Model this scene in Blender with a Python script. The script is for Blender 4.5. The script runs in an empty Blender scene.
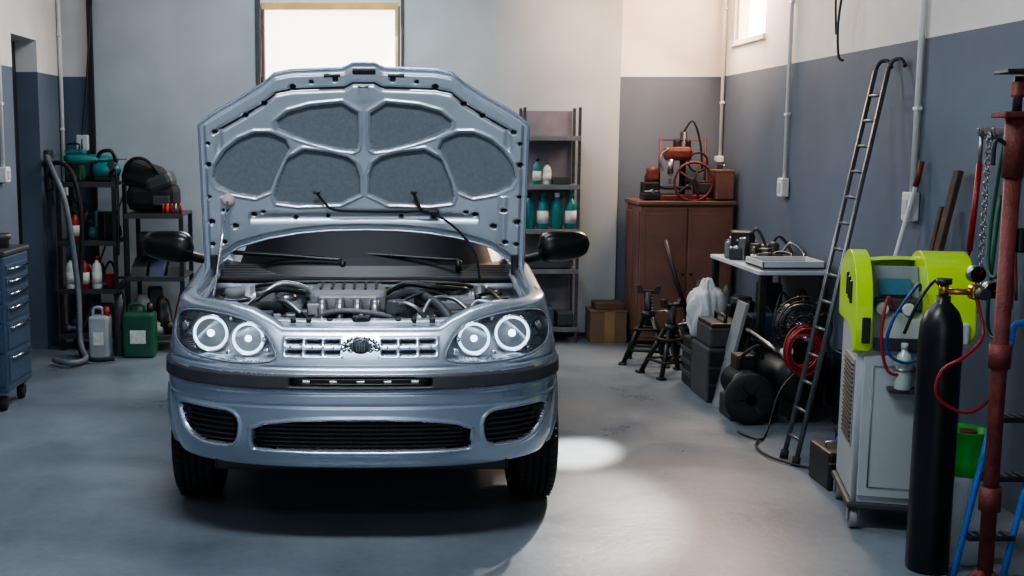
import bpy, bmesh, math, random
import numpy as np
from mathutils import Vector, Matrix
random.seed(7)
scene = bpy.context.scene
try:
    scene.view_settings.look = 'AgX - Medium High Contrast'
except Exception:
    pass

# ------------------------------------------------------------------ materials
def lin(c):
    out = []
    for v in c:
        v = v / 255.0
        out.append(v / 12.92 if v <= 0.04045 else ((v + 0.055) / 1.055) ** 2.4)
    return out + [1.0]

MATS = {}
def M(name, col=(128, 128, 128), rough=0.5, metal=0.0, var=0.15, scale=8.0, bump=0.0, coat=0.0, emit=0.0, spec=0.5):
    if name in MATS:
        return MATS[name]
    m = bpy.data.materials.new(name); m.use_nodes = True
    nt = m.node_tree; b = nt.nodes['Principled BSDF']
    tc = nt.nodes.new('ShaderNodeTexCoord')
    no = nt.nodes.new('ShaderNodeTexNoise'); no.inputs['Scale'].default_value = scale
    no.inputs['Detail'].default_value = 6
    nt.links.new(tc.outputs['Object'], no.inputs['Vector'])
    rp = nt.nodes.new('ShaderNodeValToRGB')
    c = lin(col)
    rp.color_ramp.elements[0].position = 0.3; rp.color_ramp.elements[1].position = 0.7
    rp.color_ramp.elements[0].color = [max(0, v * (1 - var)) for v in c[:3]] + [1]
    rp.color_ramp.elements[1].color = [min(1, v * (1 + var)) for v in c[:3]] + [1]
    nt.links.new(no.outputs['Fac'], rp.inputs['Fac'])
    nt.links.new(rp.outputs['Color'], b.inputs['Base Color'])
    b.inputs['Roughness'].default_value = rough
    b.inputs['Metallic'].default_value = metal
    b.inputs['Coat Weight'].default_value = coat
    b.inputs['Coat Roughness'].default_value = 0.08
    b.inputs['Specular IOR Level'].default_value = spec
    if emit > 0:
        b.inputs['Emission Color'].default_value = c
        b.inputs['Emission Strength'].default_value = emit
    if bump > 0:
        bp = nt.nodes.new('ShaderNodeBump'); bp.inputs['Strength'].default_value = bump
        bp.inputs['Distance'].default_value = 0.01
        n2 = nt.nodes.new('ShaderNodeTexNoise'); n2.inputs['Scale'].default_value = scale * 6
        nt.links.new(tc.outputs['Object'], n2.inputs['Vector'])
        nt.links.new(n2.outputs['Fac'], bp.inputs['Height'])
        nt.links.new(bp.outputs['Normal'], b.inputs['Normal'])
    MATS[name] = m
    return m

silver = M('silver_paint', (166, 178, 194), 0.27, 0.72, 0.02, 3, coat=0.6)
hoodin = M('silver_paint_inner', (186, 195, 206), 0.3, 0.65, 0.04, 5, coat=0.4)
blackpl = M('black_plastic', (20, 22, 25), 0.45, 0, 0.2, 20)
gloss = M('black_gloss', (12, 14, 17), 0.28, 0, 0.1, 20)
rubber = M('tyre_rubber', (26, 27, 30), 0.8, 0, 0.25, 30, bump=0.3)
chrome = M('chrome', (225, 230, 235), 0.15, 1.0, 0.02, 4)
steel = M('steel', (150, 153, 156), 0.33, 0.9, 0.15, 12)
dsteel = M('dark_steel', (52, 54, 57), 0.45, 0.6, 0.25, 12)
felt = M('insulation_felt', (106, 114, 122), 0.9, 0, 0.10, 60, bump=0.4)
glassd = M('tinted_glass', (24, 28, 33), 0.45, 0, 0.05, 3, spec=0.12)
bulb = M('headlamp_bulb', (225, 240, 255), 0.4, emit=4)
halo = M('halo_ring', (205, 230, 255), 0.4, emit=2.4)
white = M('white_plastic', (205, 208, 208), 0.4, 0, 0.06, 6)
greyp = M('grey_plastic', (120, 124, 128), 0.45, 0, 0.1, 8)
dgrey = M('dark_grey_plastic', (54, 57, 61), 0.5, 0, 0.2, 10)
lime = M('lime_plastic', (172, 214, 30), 0.35, 0, 0.05, 5, coat=0.3)
red = M('red_paint', (140, 28, 30), 0.4, 0, 0.15, 8)
rust = M('rusty_red_paint', (100, 46, 42), 0.6, 0.2, 0.35, 18, bump=0.3)
teal = M('teal_plastic', (22, 112, 112), 0.4, 0, 0.15, 8)
green = M('green_plastic', (28, 82, 60), 0.45, 0, 0.2, 8)
brightgreen = M('bright_green_paint', (60, 190, 70), 0.4, 0, 0.1, 8)
blue = M('blue_paint', (40, 105, 185), 0.4, 0, 0.15, 8)
bluegrey = M('blue_grey_enamel', (66, 84, 106), 0.4, 0.2, 0.15, 5)
brown = M('brown_enamel', (112, 80, 70), 0.6, 0.1, 0.25, 4)
cardb = M('cardboard', (112, 88, 68), 0.85, 0, 0.12, 10)
wood = M('weathered_wood', (62, 48, 42), 0.8, 0, 0.3, 14, bump=0.3)
brass = M('brass', (190, 150, 70), 0.3, 1.0, 0.1, 10)
orange = M('orange_plastic', (190, 85, 45), 0.45, 0, 0.1, 8)
yellow = M('yellow_plastic', (190, 175, 60), 0.45, 0, 0.1, 8)
label = M('paper_label', (205, 205, 198), 0.7, 0, 0.2, 30)
pale = M('pale_enamel', (178, 184, 188), 0.45, 0, 0.08, 4)
redhose = M('red_rubber', (140, 30, 40), 0.45, 0, 0.1, 8)
bluehose = M('blue_rubber', (35, 60, 130), 0.45, 0, 0.1, 8)
greyhose = M('grey_hose', (92, 98, 106), 0.5, 0, 0.15, 20)

def lens_mat():
    m = bpy.data.materials.new('clear_lens'); m.use_nodes = True
    nt = m.node_tree; nt.nodes.clear()
    o = nt.nodes.new('ShaderNodeOutputMaterial'); mx = nt.nodes.new('ShaderNodeMixShader')
    t = nt.nodes.new('ShaderNodeBsdfTransparent'); g = nt.nodes.new('ShaderNodeBsdfGlossy')
    g.inputs['Roughness'].default_value = 0.05
    fr = nt.nodes.new('ShaderNodeFresnel'); fr.inputs['IOR'].default_value = 1.35
    nt.links.new(fr.outputs[0], mx.inputs[0]); nt.links.new(t.outputs[0], mx.inputs[1]); nt.links.new(g.outputs[0], mx.inputs[2])
    nt.links.new(mx.outputs[0], o.inputs[0])
    return m
lens = lens_mat()

# ------------------------------------------------------------------ geometry helpers
def catmull(pts, n=6, closed=False):
    pts = [Vector(p) for p in pts]
    if len(pts) < 3: return pts
    out = []
    N = len(pts)
    rng = range(N) if closed else range(N - 1)
    for i in rng:
        if closed:
            p0, p1, p2, p3 = pts[i - 1], pts[i], pts[(i + 1) % N], pts[(i + 2) % N]
        else:
            p0 = pts[max(0, i - 1)]; p1 = pts[i]; p2 = pts[i + 1]; p3 = pts[min(N - 1, i + 2)]
        for k in range(n):
            t = k / n
            out.append(0.5 * ((2 * p1) + (p2 - p0) * t + (2 * p0 - 5 * p1 + 4 * p2 - p3) * t * t + (-p0 + 3 * p1 - 3 * p2 + p3) * t ** 3))
    if not closed: out.append(pts[-1])
    return out

def chaikin(P, it=2):
    P = [tuple(p) for p in P]
    for _ in range(it):
        Q = []
        for i in range(len(P)):
            a = P[i]; b = P[(i + 1) % len(P)]
            Q.append((a[0] * .75 + b[0] * .25, a[1] * .75 + b[1] * .25))
            Q.append((a[0] * .25 + b[0] * .75, a[1] * .25 + b[1] * .75))
        P = Q
    return P

class B:
    def __init__(s, name):
        s.name = name; s.bm = bmesh.new(); s.mats = []; s.xf = Matrix.Identity(4)
    def mi(s, m):
        if m not in s.mats: s.mats.append(m)
        return s.mats.index(m)
    def v(s, p): return s.bm.verts.new(s.xf @ Vector(p))
    def f(s, vs, mi, smooth=False):
        try:
            fa = s.bm.faces.new(vs)
        except ValueError:
            return None
        fa.material_index = mi; fa.smooth = smooth
        return fa
    def box(s, c, size, mat, rz=0, rx=0, ry=0, bev=0.006):
        R = Matrix.Translation(Vector(c)) @ Matrix.Rotation(rz, 4, 'Z') @ Matrix.Rotation(ry, 4, 'Y') @ Matrix.Rotation(rx, 4, 'X')
        hx, hy, hz = [k / 2 for k in size]
        vs = [s.v(R @ Vector((x * hx, y * hy, z * hz))) for x in (-1, 1) for y in (-1, 1) for z in (-1, 1)]
        mi = s.mi(mat)
        fs = [s.f([vs[i] for i in q], mi) for q in ((0, 1, 3, 2), (4, 6, 7, 5), (0, 4, 5, 1), (2, 3, 7, 6), (0, 2, 6, 4), (1, 5, 7, 3))]
        bev = min(bev, min(size) * 0.3)
        if bev > 0.0008:
            es = list({e for fa in fs for e in fa.edges})
            r = bmesh.ops.bevel(s.bm, geom=es, offset=bev, segments=2, profile=0.5, affect='EDGES')
            for fa in r['faces']: fa.material_index = mi
    def bx(s, x0, x1, y0, y1, z0, z1, mat, bev=0.006):
        s.box(((x0 + x1) / 2, (y0 + y1) / 2, (z0 + z1) / 2), (abs(x1 - x0), abs(y1 - y0), abs(z1 - z0)), mat, bev=bev)
    def tube(s, pts, r, mat, seg=10, closed=False, n=6, cap=True, smooth=True):
        P = catmull(pts, n, closed) if smooth else [Vector(p) for p in pts]
        N = len(P); mi = s.mi(mat); rings = []
        up = None
        for i in range(N):
            if closed: t = (P[(i + 1) % N] - P[i - 1])
            else: t = P[min(N - 1, i + 1)] - P[max(0, i - 1)]
            if t.length < 1e-9: t = Vector((0, 0, 1))
            t.normalize()
            if up is None:
                up = Vector((0, 0, 1)) if abs(t.z) < 0.9 else Vector((1, 0, 0))
            a = up - t * up.dot(t)
            if a.length < 1e-6: a = t.orthogonal()
            a.normalize(); up = a; b = t.cross(a)
            rr = r(i / max(1, N - 1)) if callable(r) else r
            rings.append([s.v(P[i] + a * math.cos(2 * math.pi * k / seg) * rr + b * math.sin(2 * math.pi * k / seg) * rr) for k in range(seg)])
        for i in range(N if closed else N - 1):
            A = rings[i]; C = rings[(i + 1) % N]
            for k in range(seg):
                s.f([A[k], A[(k + 1) % seg], C[(k + 1) % seg], C[k]], mi, True)
        if not closed and cap:
            s.f(rings[0][::-1], mi); s.f(rings[-1], mi)
    def cyl(s, p0, p1, r, mat, seg=20, r2=None):
        r2 = r if r2 is None else r2
        s.tube([p0, p1], (lambda t: r + (r2 - r) * t), mat, seg, smooth=False)
    def lathe(s, o, prof, mat, seg=28, axis='Z', mats=None):
        o = Vector(o); rings = []; mi = s.mi(mat)
        for (r, h) in prof:
            ring = []
            for k in range(seg):
                a = 2 * math.pi * k / seg; c, d = r * math.cos(a), r * math.sin(a)
                p = {'Z': (c, d, h), 'Y': (c, h, d), 'X': (h, c, d)}[axis]
                ring.append(s.v(o + Vector(p)))
            rings.append(ring)
        for i in range(len(rings) - 1):
            m2 = s.mi(mats[i]) if mats else mi
            for k in range(seg):
                s.f([rings[i][k], rings[i][(k + 1) % seg], rings[i + 1][(k + 1) % seg], rings[i + 1][k]], m2, True)
        if prof[0][0] > 1e-5: s.f(rings[0][::-1], s.mi(mats[0]) if mats else mi)
        if prof[-1][0] > 1e-5: s.f(rings[-1], s.mi(mats[-1]) if mats else mi)
    def prism(s, poly, o, ex, ey, depth, mat, bev=0.0):
        o = Vector(o); ex = Vector(ex); ey = Vector(ey); n = ex.cross(ey).normalized() * depth
        A = [s.v(o + ex * p[0] + ey * p[1]) for p in poly]; C = [s.v(o + ex * p[0] + ey * p[1] + n) for p in poly]
        mi = s.mi(mat); fs = [s.f(A[::-1], mi), s.f(C, mi)]
        for i in range(len(poly)):
            j = (i + 1) % len(poly); fs.append(s.f([A[i], A[j], C[j], C[i]], mi))
        if bev > 0:
            es = list(set(list(fs[0].edges) + list(fs[1].edges)))
            r = bmesh.ops.bevel(s.bm, geom=es, offset=bev, segments=3, profile=0.5, affect='EDGES')
            for fa in r['faces']: fa.material_index = mi; fa.smooth = True
    def ball(s, c, r, mat, sc=(1, 1, 1), seg=20):
        mi = s.mi(mat); c = Vector(c); rings = []
        n = seg // 2
        for i in range(n + 1):
            ph = math.pi * i / n
            rings.append([s.v(c + Vector((r * sc[0] * math.sin(ph) * math.cos(2 * math.pi * k / seg), r * sc[1] * math.sin(ph) * math.sin(2 * math.pi * k / seg), r * sc[2] * math.cos(ph)))) for k in range(seg)])
        for i in range(n):
            for k in range(seg):
                s.f([rings[i][k], rings[i][(k + 1) % seg], rings[i + 1][(k + 1) % seg], rings[i + 1][k]], mi, True)
    def ring(s, c, R, r, mat, axis='Y', seg=28, t=8):
        c = Vector(c); P = []
        for k in range(seg):
            a = 2 * math.pi * k / seg; x, y = R * math.cos(a), R * math.sin(a)
            P.append(c + Vector({'Y': (x, 0, y), 'X': (0, x, y), 'Z': (x, y, 0)}[axis]))
        s.tube(P, r, mat, t, closed=True, smooth=False)
    def done(s, parent=None, loc=None, rz=0):
        bmesh.ops.remove_doubles(s.bm, verts=s.bm.verts, dist=1e-6)
        bmesh.ops.recalc_face_normals(s.bm, faces=s.bm.faces)
        me = bpy.data.meshes.new(s.name); s.bm.to_mesh(me); s.bm.free()
        for m in s.mats: me.materials.append(m)
        ob = bpy.data.objects.new(s.name, me); scene.collection.objects.link(ob)
        if parent: ob.parent = parent
        if loc: ob.location = loc
        ob.rotation_euler[2] = rz
        return ob

def npgrid(name, X, Y, Z, mats, mid, closed_cols=False, parent=None, smooth=True):
    R, C = X.shape
    V = np.stack([X, Y, Z], -1).reshape(-1, 3)
    F = []; Mi = []
    cc = C if closed_cols else C - 1
    for i in range(R - 1):
        for j in range(cc):
            k = (j + 1) % C
            F.append((i * C + j, i * C + k, (i + 1) * C + k, (i + 1) * C + j)); Mi.append(int(mid[i, j]))
    me = bpy.data.meshes.new(name); me.from_pydata(V.tolist(), [], F)
    me.polygons.foreach_set('material_index', Mi)
    me.polygons.foreach_set('use_smooth', [smooth] * len(F))
    for m in mats: me.materials.append(m)
    me.update()
    ob = bpy.data.objects.new(name, me); scene.collection.objects.link(ob)
    if parent: ob.parent = parent
    return ob

def sd(P, x, y):
    P = np.array(P); d = np.full(x.shape, 1e9); ins = np.zeros(x.shape, bool)
    for i in range(len(P)):
        a = P[i]; b = P[i - 1]; e = b - a
        wx = x - a[0]; wy = y - a[1]
        t = np.clip((wx * e[0] + wy * e[1]) / (e @ e + 1e-12), 0, 1)
        d = np.minimum(d, np.hypot(wx - e[0] * t, wy - e[1] * t))
        c = ((a[1] > y) != (b[1] > y)) & (x < (b[0] - a[0]) * (y - a[1]) / (b[1] - a[1] + 1e-12) + a[0])
        ins ^= c
    return np.where(ins, -d, d)
def sm(t):
    t = np.clip(t, 0, 1); return t * t * (3 - 2 * t)
def empty(name, loc=(0, 0, 0)):
    e = bpy.data.objects.new(name, None); scene.collection.objects.link(e); e.location = loc
    e.empty_display_size = 0.1
    return e

# ------------------------------------------------------------------ room
XL, XR, YB, YF, ZC = -2.47, 2.574, 8.92, -3.0, 3.4

def floor_mat():
    m = bpy.data.materials.new('polished_concrete'); m.use_nodes = True
    nt = m.node_tree; b = nt.nodes['Principled BSDF']
    tc = nt.nodes.new('ShaderNodeTexCoord')
    n1 = nt.nodes.new('ShaderNodeTexNoise'); n1.inputs['Scale'].default_value = 1.1; n1.inputs['Detail'].default_value = 9; n1.inputs['Roughness'].default_value = 0.6
    n2 = nt.nodes.new('ShaderNodeTexNoise'); n2.inputs['Scale'].default_value = 22; n2.inputs['Detail'].default_value = 10; n2.inputs['Roughness'].default_value = 0.7
    for n in (n1, n2): nt.links.new(tc.outputs['Object'], n.inputs['Vector'])
    mx = nt.nodes.new('ShaderNodeMath'); mx.operation = 'MULTIPLY_ADD'
    nt.links.new(n2.outputs['Fac'], mx.inputs[0]); mx.inputs[1].default_value = 0.4; nt.links.new(n1.outputs['Fac'], mx.inputs[2])
    rp = nt.nodes.new('ShaderNodeValToRGB')
    rp.color_ramp.elements[0].position = 0.45; rp.color_ramp.elements[1].position = 0.95
    rp.color_ramp.elements[0].color = lin((84, 93, 103)); rp.color_ramp.elements[1].color = lin((124, 134, 143))
    nt.links.new(mx.outputs[0], rp.inputs['Fac']); nt.links.new(rp.outputs['Color'], b.inputs['Base Color'])
    r2 = nt.nodes.new('ShaderNodeMapRange'); r2.inputs[1].default_value = .3; r2.inputs[2].default_value = .7; r2.inputs[3].default_value = 0.26; r2.inputs[4].default_value = 0.46
    nt.links.new(n1.outputs['Fac'], r2.inputs[0]); nt.links.new(r2.outputs[0], b.inputs['Roughness'])
    bp = nt.nodes.new('ShaderNodeBump'); bp.inputs['Strength'].default_value = 0.15; bp.inputs['Distance'].default_value = 0.01
    nt.links.new(n2.outputs['Fac'], bp.inputs['Height']); nt.links.new(bp.outputs['Normal'], b.inputs['Normal'])
    return m
def wall_mat(name, up, lo, zsplit=2.0):
    m = bpy.data.materials.new(name); m.use_nodes = True
    nt = m.node_tree; b = nt.nodes['Principled BSDF']
    g = nt.nodes.new('ShaderNodeTexCoord'); sp = nt.nodes.new('ShaderNodeSeparateXYZ')
    nt.links.new(g.outputs['Object'], sp.inputs[0])
    gt = nt.nodes.new('ShaderNodeMath'); gt.operation = 'GREATER_THAN'; gt.inputs[1].default_value = zsplit
    nt.links.new(sp.outputs['Z'], gt.inputs[0])
    mx = nt.nodes.new('ShaderNodeMix'); mx.data_type = 'RGBA'
    nt.links.new(gt.outputs[0], mx.inputs[0]); mx.inputs[6].default_value = lin(lo); mx.inputs[7].default_value = lin(up)
    n1 = nt.nodes.new('ShaderNodeTexNoise'); n1.inputs['Scale'].default_value = 2.2; n1.inputs['Detail'].default_value = 9
    nt.links.new(g.outputs['Object'], n1.inputs['Vector'])
    mr = nt.nodes.new('ShaderNodeMapRange'); mr.inputs[1].default_value = 0.3; mr.inputs[2].default_value = 0.7; mr.inputs[3].default_value = 0.84; mr.inputs[4].default_value = 1.06
    nt.links.new(n1.outputs['Fac'], mr.inputs[0])
    m2 = nt.nodes.new('ShaderNodeMix'); m2.data_type = 'RGBA'; m2.blend_type = 'MULTIPLY'; m2.inputs[0].default_value = 1
    nt.links.new(mx.outputs[2], m2.inputs[6]); nt.links.new(mr.outputs[0], m2.inputs[7])
    nt.links.new(m2.outputs[2], b.inputs['Base Color']); b.inputs['Roughness'].default_value = 0.7
    return m
wallm = wall_mat('two_tone_wall_paint', (216, 214, 212), (86, 99, 116))
panelm = wall_mat('sliding_door_paint', (162, 172, 178), (162, 172, 178))
ceilm = wall_mat('ceiling_paint', (110, 114, 120), (110, 114, 120))

def slab(name, x0, x1, y0, y1, z0, z1, mat):
    b = B(name); b.bx(x0, x1, y0, y1, z0, z1, mat, bev=0); return b.done()
slab('floor', XL - .2, XR + .2, YF, YB + .2, -0.1, 0, floor_mat())
slab('ceiling', XL - .2, XR + .2, YF, YB + .2, ZC, ZC + .1, ceilm)

b = B('wall_right')
b.bx(XR, XR + .2, YF, 7.95, 0, ZC, wallm, 0); b.bx(XR, XR + .2, 8.65, YB + .2, 0, ZC, wallm, 0)
b.bx(XR, XR + .2, 7.95, 8.65, 0, 2.22, wallm, 0); b.bx(XR, XR + .2, 7.95, 8.65, 3.0, ZC, wallm, 0)
b.done()
DY0, DY1 = 7.74, 8.30
b = B('wall_left')
b.bx(XL - .2, XL, YF, DY0, 0, ZC, wallm, 0); b.bx(XL - .2, XL, DY1, YB + .2, 0, ZC, wallm, 0)
b.bx(XL - .2, XL, DY0, DY1, 2.22, ZC, wallm, 0)
b.done()
b = B('door_1'); b.bx(XL - .19, XL - .15, DY0 + .005, DY1 - .005, 0.005, 2.21, M('dark_door', (26, 29, 34), 0.6), bev=.004); b.bx(XL - .15, XL - .145, DY0 + .08, DY1 - .08, 1.1, 2.0, blackpl, .002); b.cyl((XL - .15, DY0 + .1, 1.0), (XL - .10, DY0 + .1, 1.0), .015, steel); b.done()
b = B('wall_back')
b.bx(XL, -.94, YB, YB + .2, 0, ZC, wallm, 0); b.bx(.12, XR, YB, YB + .2, 0, ZC, wallm, 0)
b.bx(-.94, .12, YB, YB + .2, 0, 1.95, wallm, 0); b.bx(-.94, .12, YB, YB + .2, 2.55, ZC, wallm, 0)
b.done()
b = B('door_2')
b.bx(-2.22, -.96, YB - .05, YB - .002, 0.01, 2.9, panelm, .004)
b.bx(.14, 1.79, YB - .05, YB - .002, 0.01, 2.9, panelm, .004)
b.bx(-.96, .14, YB - .04, YB - .002, 0.01, 1.95, panelm, .004)
b.bx(-.98, -.945, YB - .065, YB - .002, 0, 2.9, dgrey, .004); b.bx(.12, .145, YB - .065, YB - .002, 0, 2.9, dgrey, .004)
b.bx(-2.25, -2.21, YB - .07, YB - .002, 0, 2.9, blackpl, .004)
b.bx(-2.22, 1.79, YB - .055, YB - .045, 0.0, .03, dgrey, .002)
b.done()
glow = M('daylight_glazing', (255, 250, 238), 0.5, emit=3.6)
b = B('window_1'); b.bx(-.935, .10, YB + .05, YB + .06, 1.95, 2.55, glow, 0)
fr = M('warm_frame', (210, 178, 112), 0.6)
b.bx(-.935, .10, YB - .03, YB + .05, 2.50, 2.55, fr, .004); b.bx(.075, .10, YB - .03, YB + .05, 1.95, 2.5, fr, .004); b.bx(-.935, -.915, YB - .03, YB + .05, 1.95, 2.5, brown, .004)
b.done()
glow2 = M('daylight_glazing_side', (255, 230, 200), 0.5, emit=9.0)
b = B('window_2'); b.bx(XR + .1, XR + .11, 7.95, 8.65, 2.22, 3.0, glow2, 0)
b.bx(XR + .02, XR + .1, 7.95, 7.99, 2.22, 3.0, white, .004); b.bx(XR + .02, XR + .1, 8.61, 8.65, 2.22, 3.0, white, .004); b.bx(XR - .02, XR + .1, 7.93, 8.67, 2.20, 2.24, white, .004)
b.done()

def conduit(y, z0, x=XR, r=.013, boxh=.12, name='electrical_conduit', sgn=-1):
    b = B(name); xx = x + sgn * .02
    b.cyl((xx, y, z0), (xx, y, ZC), r, white, 12)
    for z in (z0 + .4, z0 + 1.1, z0 + 1.8): b.box((xx, y, z), (.03, .05, .02), white)
    b.box((x + sgn * .028, y, z0 - boxh / 2), (.05, .09, boxh), white, bev=.008)
    b.box((x + sgn * .056, y, z0 - boxh / 2), (.008, .05, boxh * .5), pale, bev=.003)
    b.done()
conduit(7.38, 1.28); conduit(5.58, 1.27, boxh=.14, r=.015)
conduit(8.82, 1.4, r=.014, boxh=.05)
conduit(7.42, 1.35, x=XL, sgn=1, boxh=.1)
conduit(8.82, 1.2, x=XL, sgn=1, boxh=.1, r=.016)

# ------------------------------------------------------------------ car
car = empty('car', (-0.09, 4.13, 0))
A_, Bf, NN = .785, .55, 2.667
def ztab(zs, vs, s=.012):
    g = np.linspace(.2, 1.1, 901); v = np.interp(g, zs, vs)
    k = np.exp(-0.5 * (np.arange(-40, 41) * .001 / s) ** 2); k /= k.sum()
    v = np.convolve(np.pad(v, 40, mode='edge'), k, 'valid')
    return lambda z: np.interp(z, g, v)
fzt = ztab([.28, .33, .38, .46, .62, .70, .78, .87, .96, 1.05], [.945, .965, .985, .998, 1.0, .995, .98, .950, .925, .91], .018)
fot = ztab([.28, .32, .40, .50, .62, .68, .72, .78, .87, 1.0], [.075, .035, .01, .0, .0, .008, .03, .07, .14, .2], .012)
def plan_y(x):
    x = np.minimum(np.abs(x) / A_, .9999)
    return Bf * (1 - (1 - x ** NN) ** (1 / NN))
def front_pt(x, z, inset=0.0):
    y0 = float(plan_y(np.array(x / float(fzt(z))))); wf = max(0, 1 - y0 / .55)
    return Vector((x, y0 + float(fot(z)) * wf + inset, z))

ph = np.linspace(0, math.pi / 2, 600)
xs = A_ * np.sin(ph) ** (2 / NN); ys = Bf * (1 - np.cos(ph) ** (2 / NN))
ysd = np.linspace(.552, 3.3, 300); xsd = A_ + .014 * np.sin(np.pi * (ysd - .55) / 2.75)
xr = A_ * np.cos(ph[1:]) ** (2 / NN); yr = 3.3 + .5 * np.sin(ph[1:]) ** (2 / NN)
hx = np.concatenate([xs, xsd, xr]); hy = np.concatenate([ys, ysd, yr])
cl = np.concatenate([[0], np.cumsum(np.hypot(np.diff(hx), np.diff(hy)))])
S = np.concatenate([np.arange(0, 1.3, .0055), np.arange(1.3, cl[-1] - .01, .016), [cl[-1]]])
px = np.interp(S, cl, hx); py = np.interp(S, cl, hy)
tx = np.gradient(px, S); ty = np.gradient(py, S); ln = np.hypot(tx, ty); nx = ty / ln; ny = -tx / ln
Rr, zc, yax, yrear = .325, .29, .72, 3.18
zbot = np.interp(S, [0, .8, 1.0, 1.2], [.305, .31, .34, .30])
for yc in (yax, yrear):
    dy = py - yc; inside = (np.abs(dy) < Rr) & (px > .5)
    zbot = np.where(inside, np.maximum(zbot, zc + np.sqrt(np.maximum(0, Rr ** 2 - dy ** 2))), zbot)
ztop = np.interp(S, [0, .31, .36, .45, .55, .75, 1.13, 1.5, 2.5, 4.0, cl[-1]], [.81, .81, .835, .868, .885, .89, .905, .965, .985, 1.0, 1.0])
P_low = chaikin([(-.41, .385), (-.405, .495), (.405, .495), (.41, .385), (.395, .372), (-.395, .372)], 2)
P_fog = chaikin([(.455, .515), (.58, .522), (.70, .525), (.715, .50), (.69, .43), (.63, .385), (.51, .378), (.465, .40)], 2)
P_slot = [(-.26, .622), (-.26, .655), (.26, .655), (.26, .622)]
P_head = chaikin([(.312, .708), (.318, .745), (.365, .815), (.46, .855), (.60, .872), (.695, .866), (.733, .83), (.737, .77), (.71, .735), (.62, .708), (.45, .698)], 2)
T = np.linspace(0, 1, 118)[:, None]
def half(sign):
    ax = px[None, :] + 0 * T; z = zbot[None, :] + T * (ztop - zbot)[None, :]
    f = fzt(z); x = ax * f; wf = np.clip(1 - py / .55, 0, 1)[None, :]
    wr = np.clip((py - 3.3) / .5, 0, 1)[None, :]
    y = py[None, :] + fot(z) * wf - fot(z) * wr * .7
    fr = (py < .52)[None, :] & (z > 0)
    BIG = np.full(x.shape, 1.0)
    s1 = np.where(fr, sd(P_low, x, z), BIG); s2 = np.where(fr, sd(P_fog, x, z), BIG)
    s3 = np.where(fr, sd(P_slot, x, z), BIG); s4 = np.where(fr, sd(P_head, x, z), BIG)
    s5 = BIG.copy()
    for (cx_, w_) in ((.105, .028), (.175, .030), (.248, .030)):
        for (cz_, h_) in ((.741, .0095), (.776, .0095)):
            s5 = np.minimum(s5, np.maximum(np.abs(x - cx_) - w_, np.abs(z - cz_) - h_))
    s5 = np.where(fr, s5, BIG)
    D = .06 * sm(-s1 / .012) + .045 * sm(-s2 / .012) + .03 * sm(-s3 / .008) + .085 * sm(-s4 / .01) + .024 * sm(-s5 / .006)
    D -= .006 * np.exp(-((s1 - .006) / .006) ** 2) + .006 * np.exp(-((s2 - .006) / .006) ** 2)
    D -= .003 * np.exp(-((s5 - .005) / .004) ** 2)
    strip = sm((.030 - np.abs(z - .638)) / .006) * (py < 3.9)[None, :]
    D -= .011 * strip * (s3 > 0)
    D += .007 * np.exp(-((z - .5985) / .0045) ** 2)
    D += .006 * np.exp(-((z - .690) / .004) ** 2) * fr
    D += .004 * np.exp(-((z - .548) / .006) ** 2) * fr
    D += .005 * np.exp(-((s4 - .004) / .004) ** 2) * fr
    for yd in (1.13, 2.15, 2.98): D += .006 * np.exp(-((y - yd) / .008) ** 2) * (px > .7)[None, :]
    for yc in (yax, yrear):
        rr = np.hypot(y - yc, z - zc); D -= .012 * sm((.04 - np.abs(rr - Rr - .01)) / .03) * (px > .6)[None, :]
    X = (x - nx[None, :] * D); Y = y - ny[None, :] * D
    mid = np.zeros(x.shape, int)
    mid[(s1 < -.003) | (s2 < -.003)] = 1
    mid[s5 < -.004] = 4
    mid[(strip > .3) & (s3 > 0)] = 2
    mid[s3 <= 0] = 1
    mid[s4 < -.003] = 3
    mid[(z < .325) & (py > 1.0)[None, :]] = 2
    return X * sign, Y, z, mid
XR_, YR_, ZR_, MR_ = half(1); XL_, YL_, ZL_, ML_ = half(-1)
X = np.concatenate([XL_[:, ::-1], XR_[:, 1:]], 1); Y = np.concatenate([YL_[:, ::-1], YR_[:, 1:]], 1)
Z = np.concatenate([ZL_[:, ::-1], ZR_[:, 1:]], 1); MI = np.concatenate([ML_[:, ::-1], MR_[:, 1:]], 1)
ext = []
for (dx, dz) in ((.012, .010), (.03, .016), (.06, .018), (.075, .010), (.078, -.02), (.08, -.10)):
    nxx = np.concatenate([-nx[::-1], nx[1:]]); nyy = np.concatenate([ny[::-1], ny[1:]])
    ext.append((X[-1] - nxx * dx, Y[-1] - nyy * dx, Z[-1] + dz))
for e in ext:
    X = np.vstack([X, e[0]]); Y = np.vstack([Y, e[1]]); Z = np.vstack([Z, e[2]]); MI = np.vstack([MI, np.zeros((1, MI.shape[1]), int)])
headin = M('headlamp_housing', (215, 222, 230), 0.42, 0.7, 0.05, 6)
slotg = M('grille_shadow_grey', (70, 76, 84), 0.5, 0.2, 0.2, 20)
npgrid('body_shell', X, Y, Z, [silver, blackpl, dgrey, headin, slotg], MI[:-1, :-1], parent=car)

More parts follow.
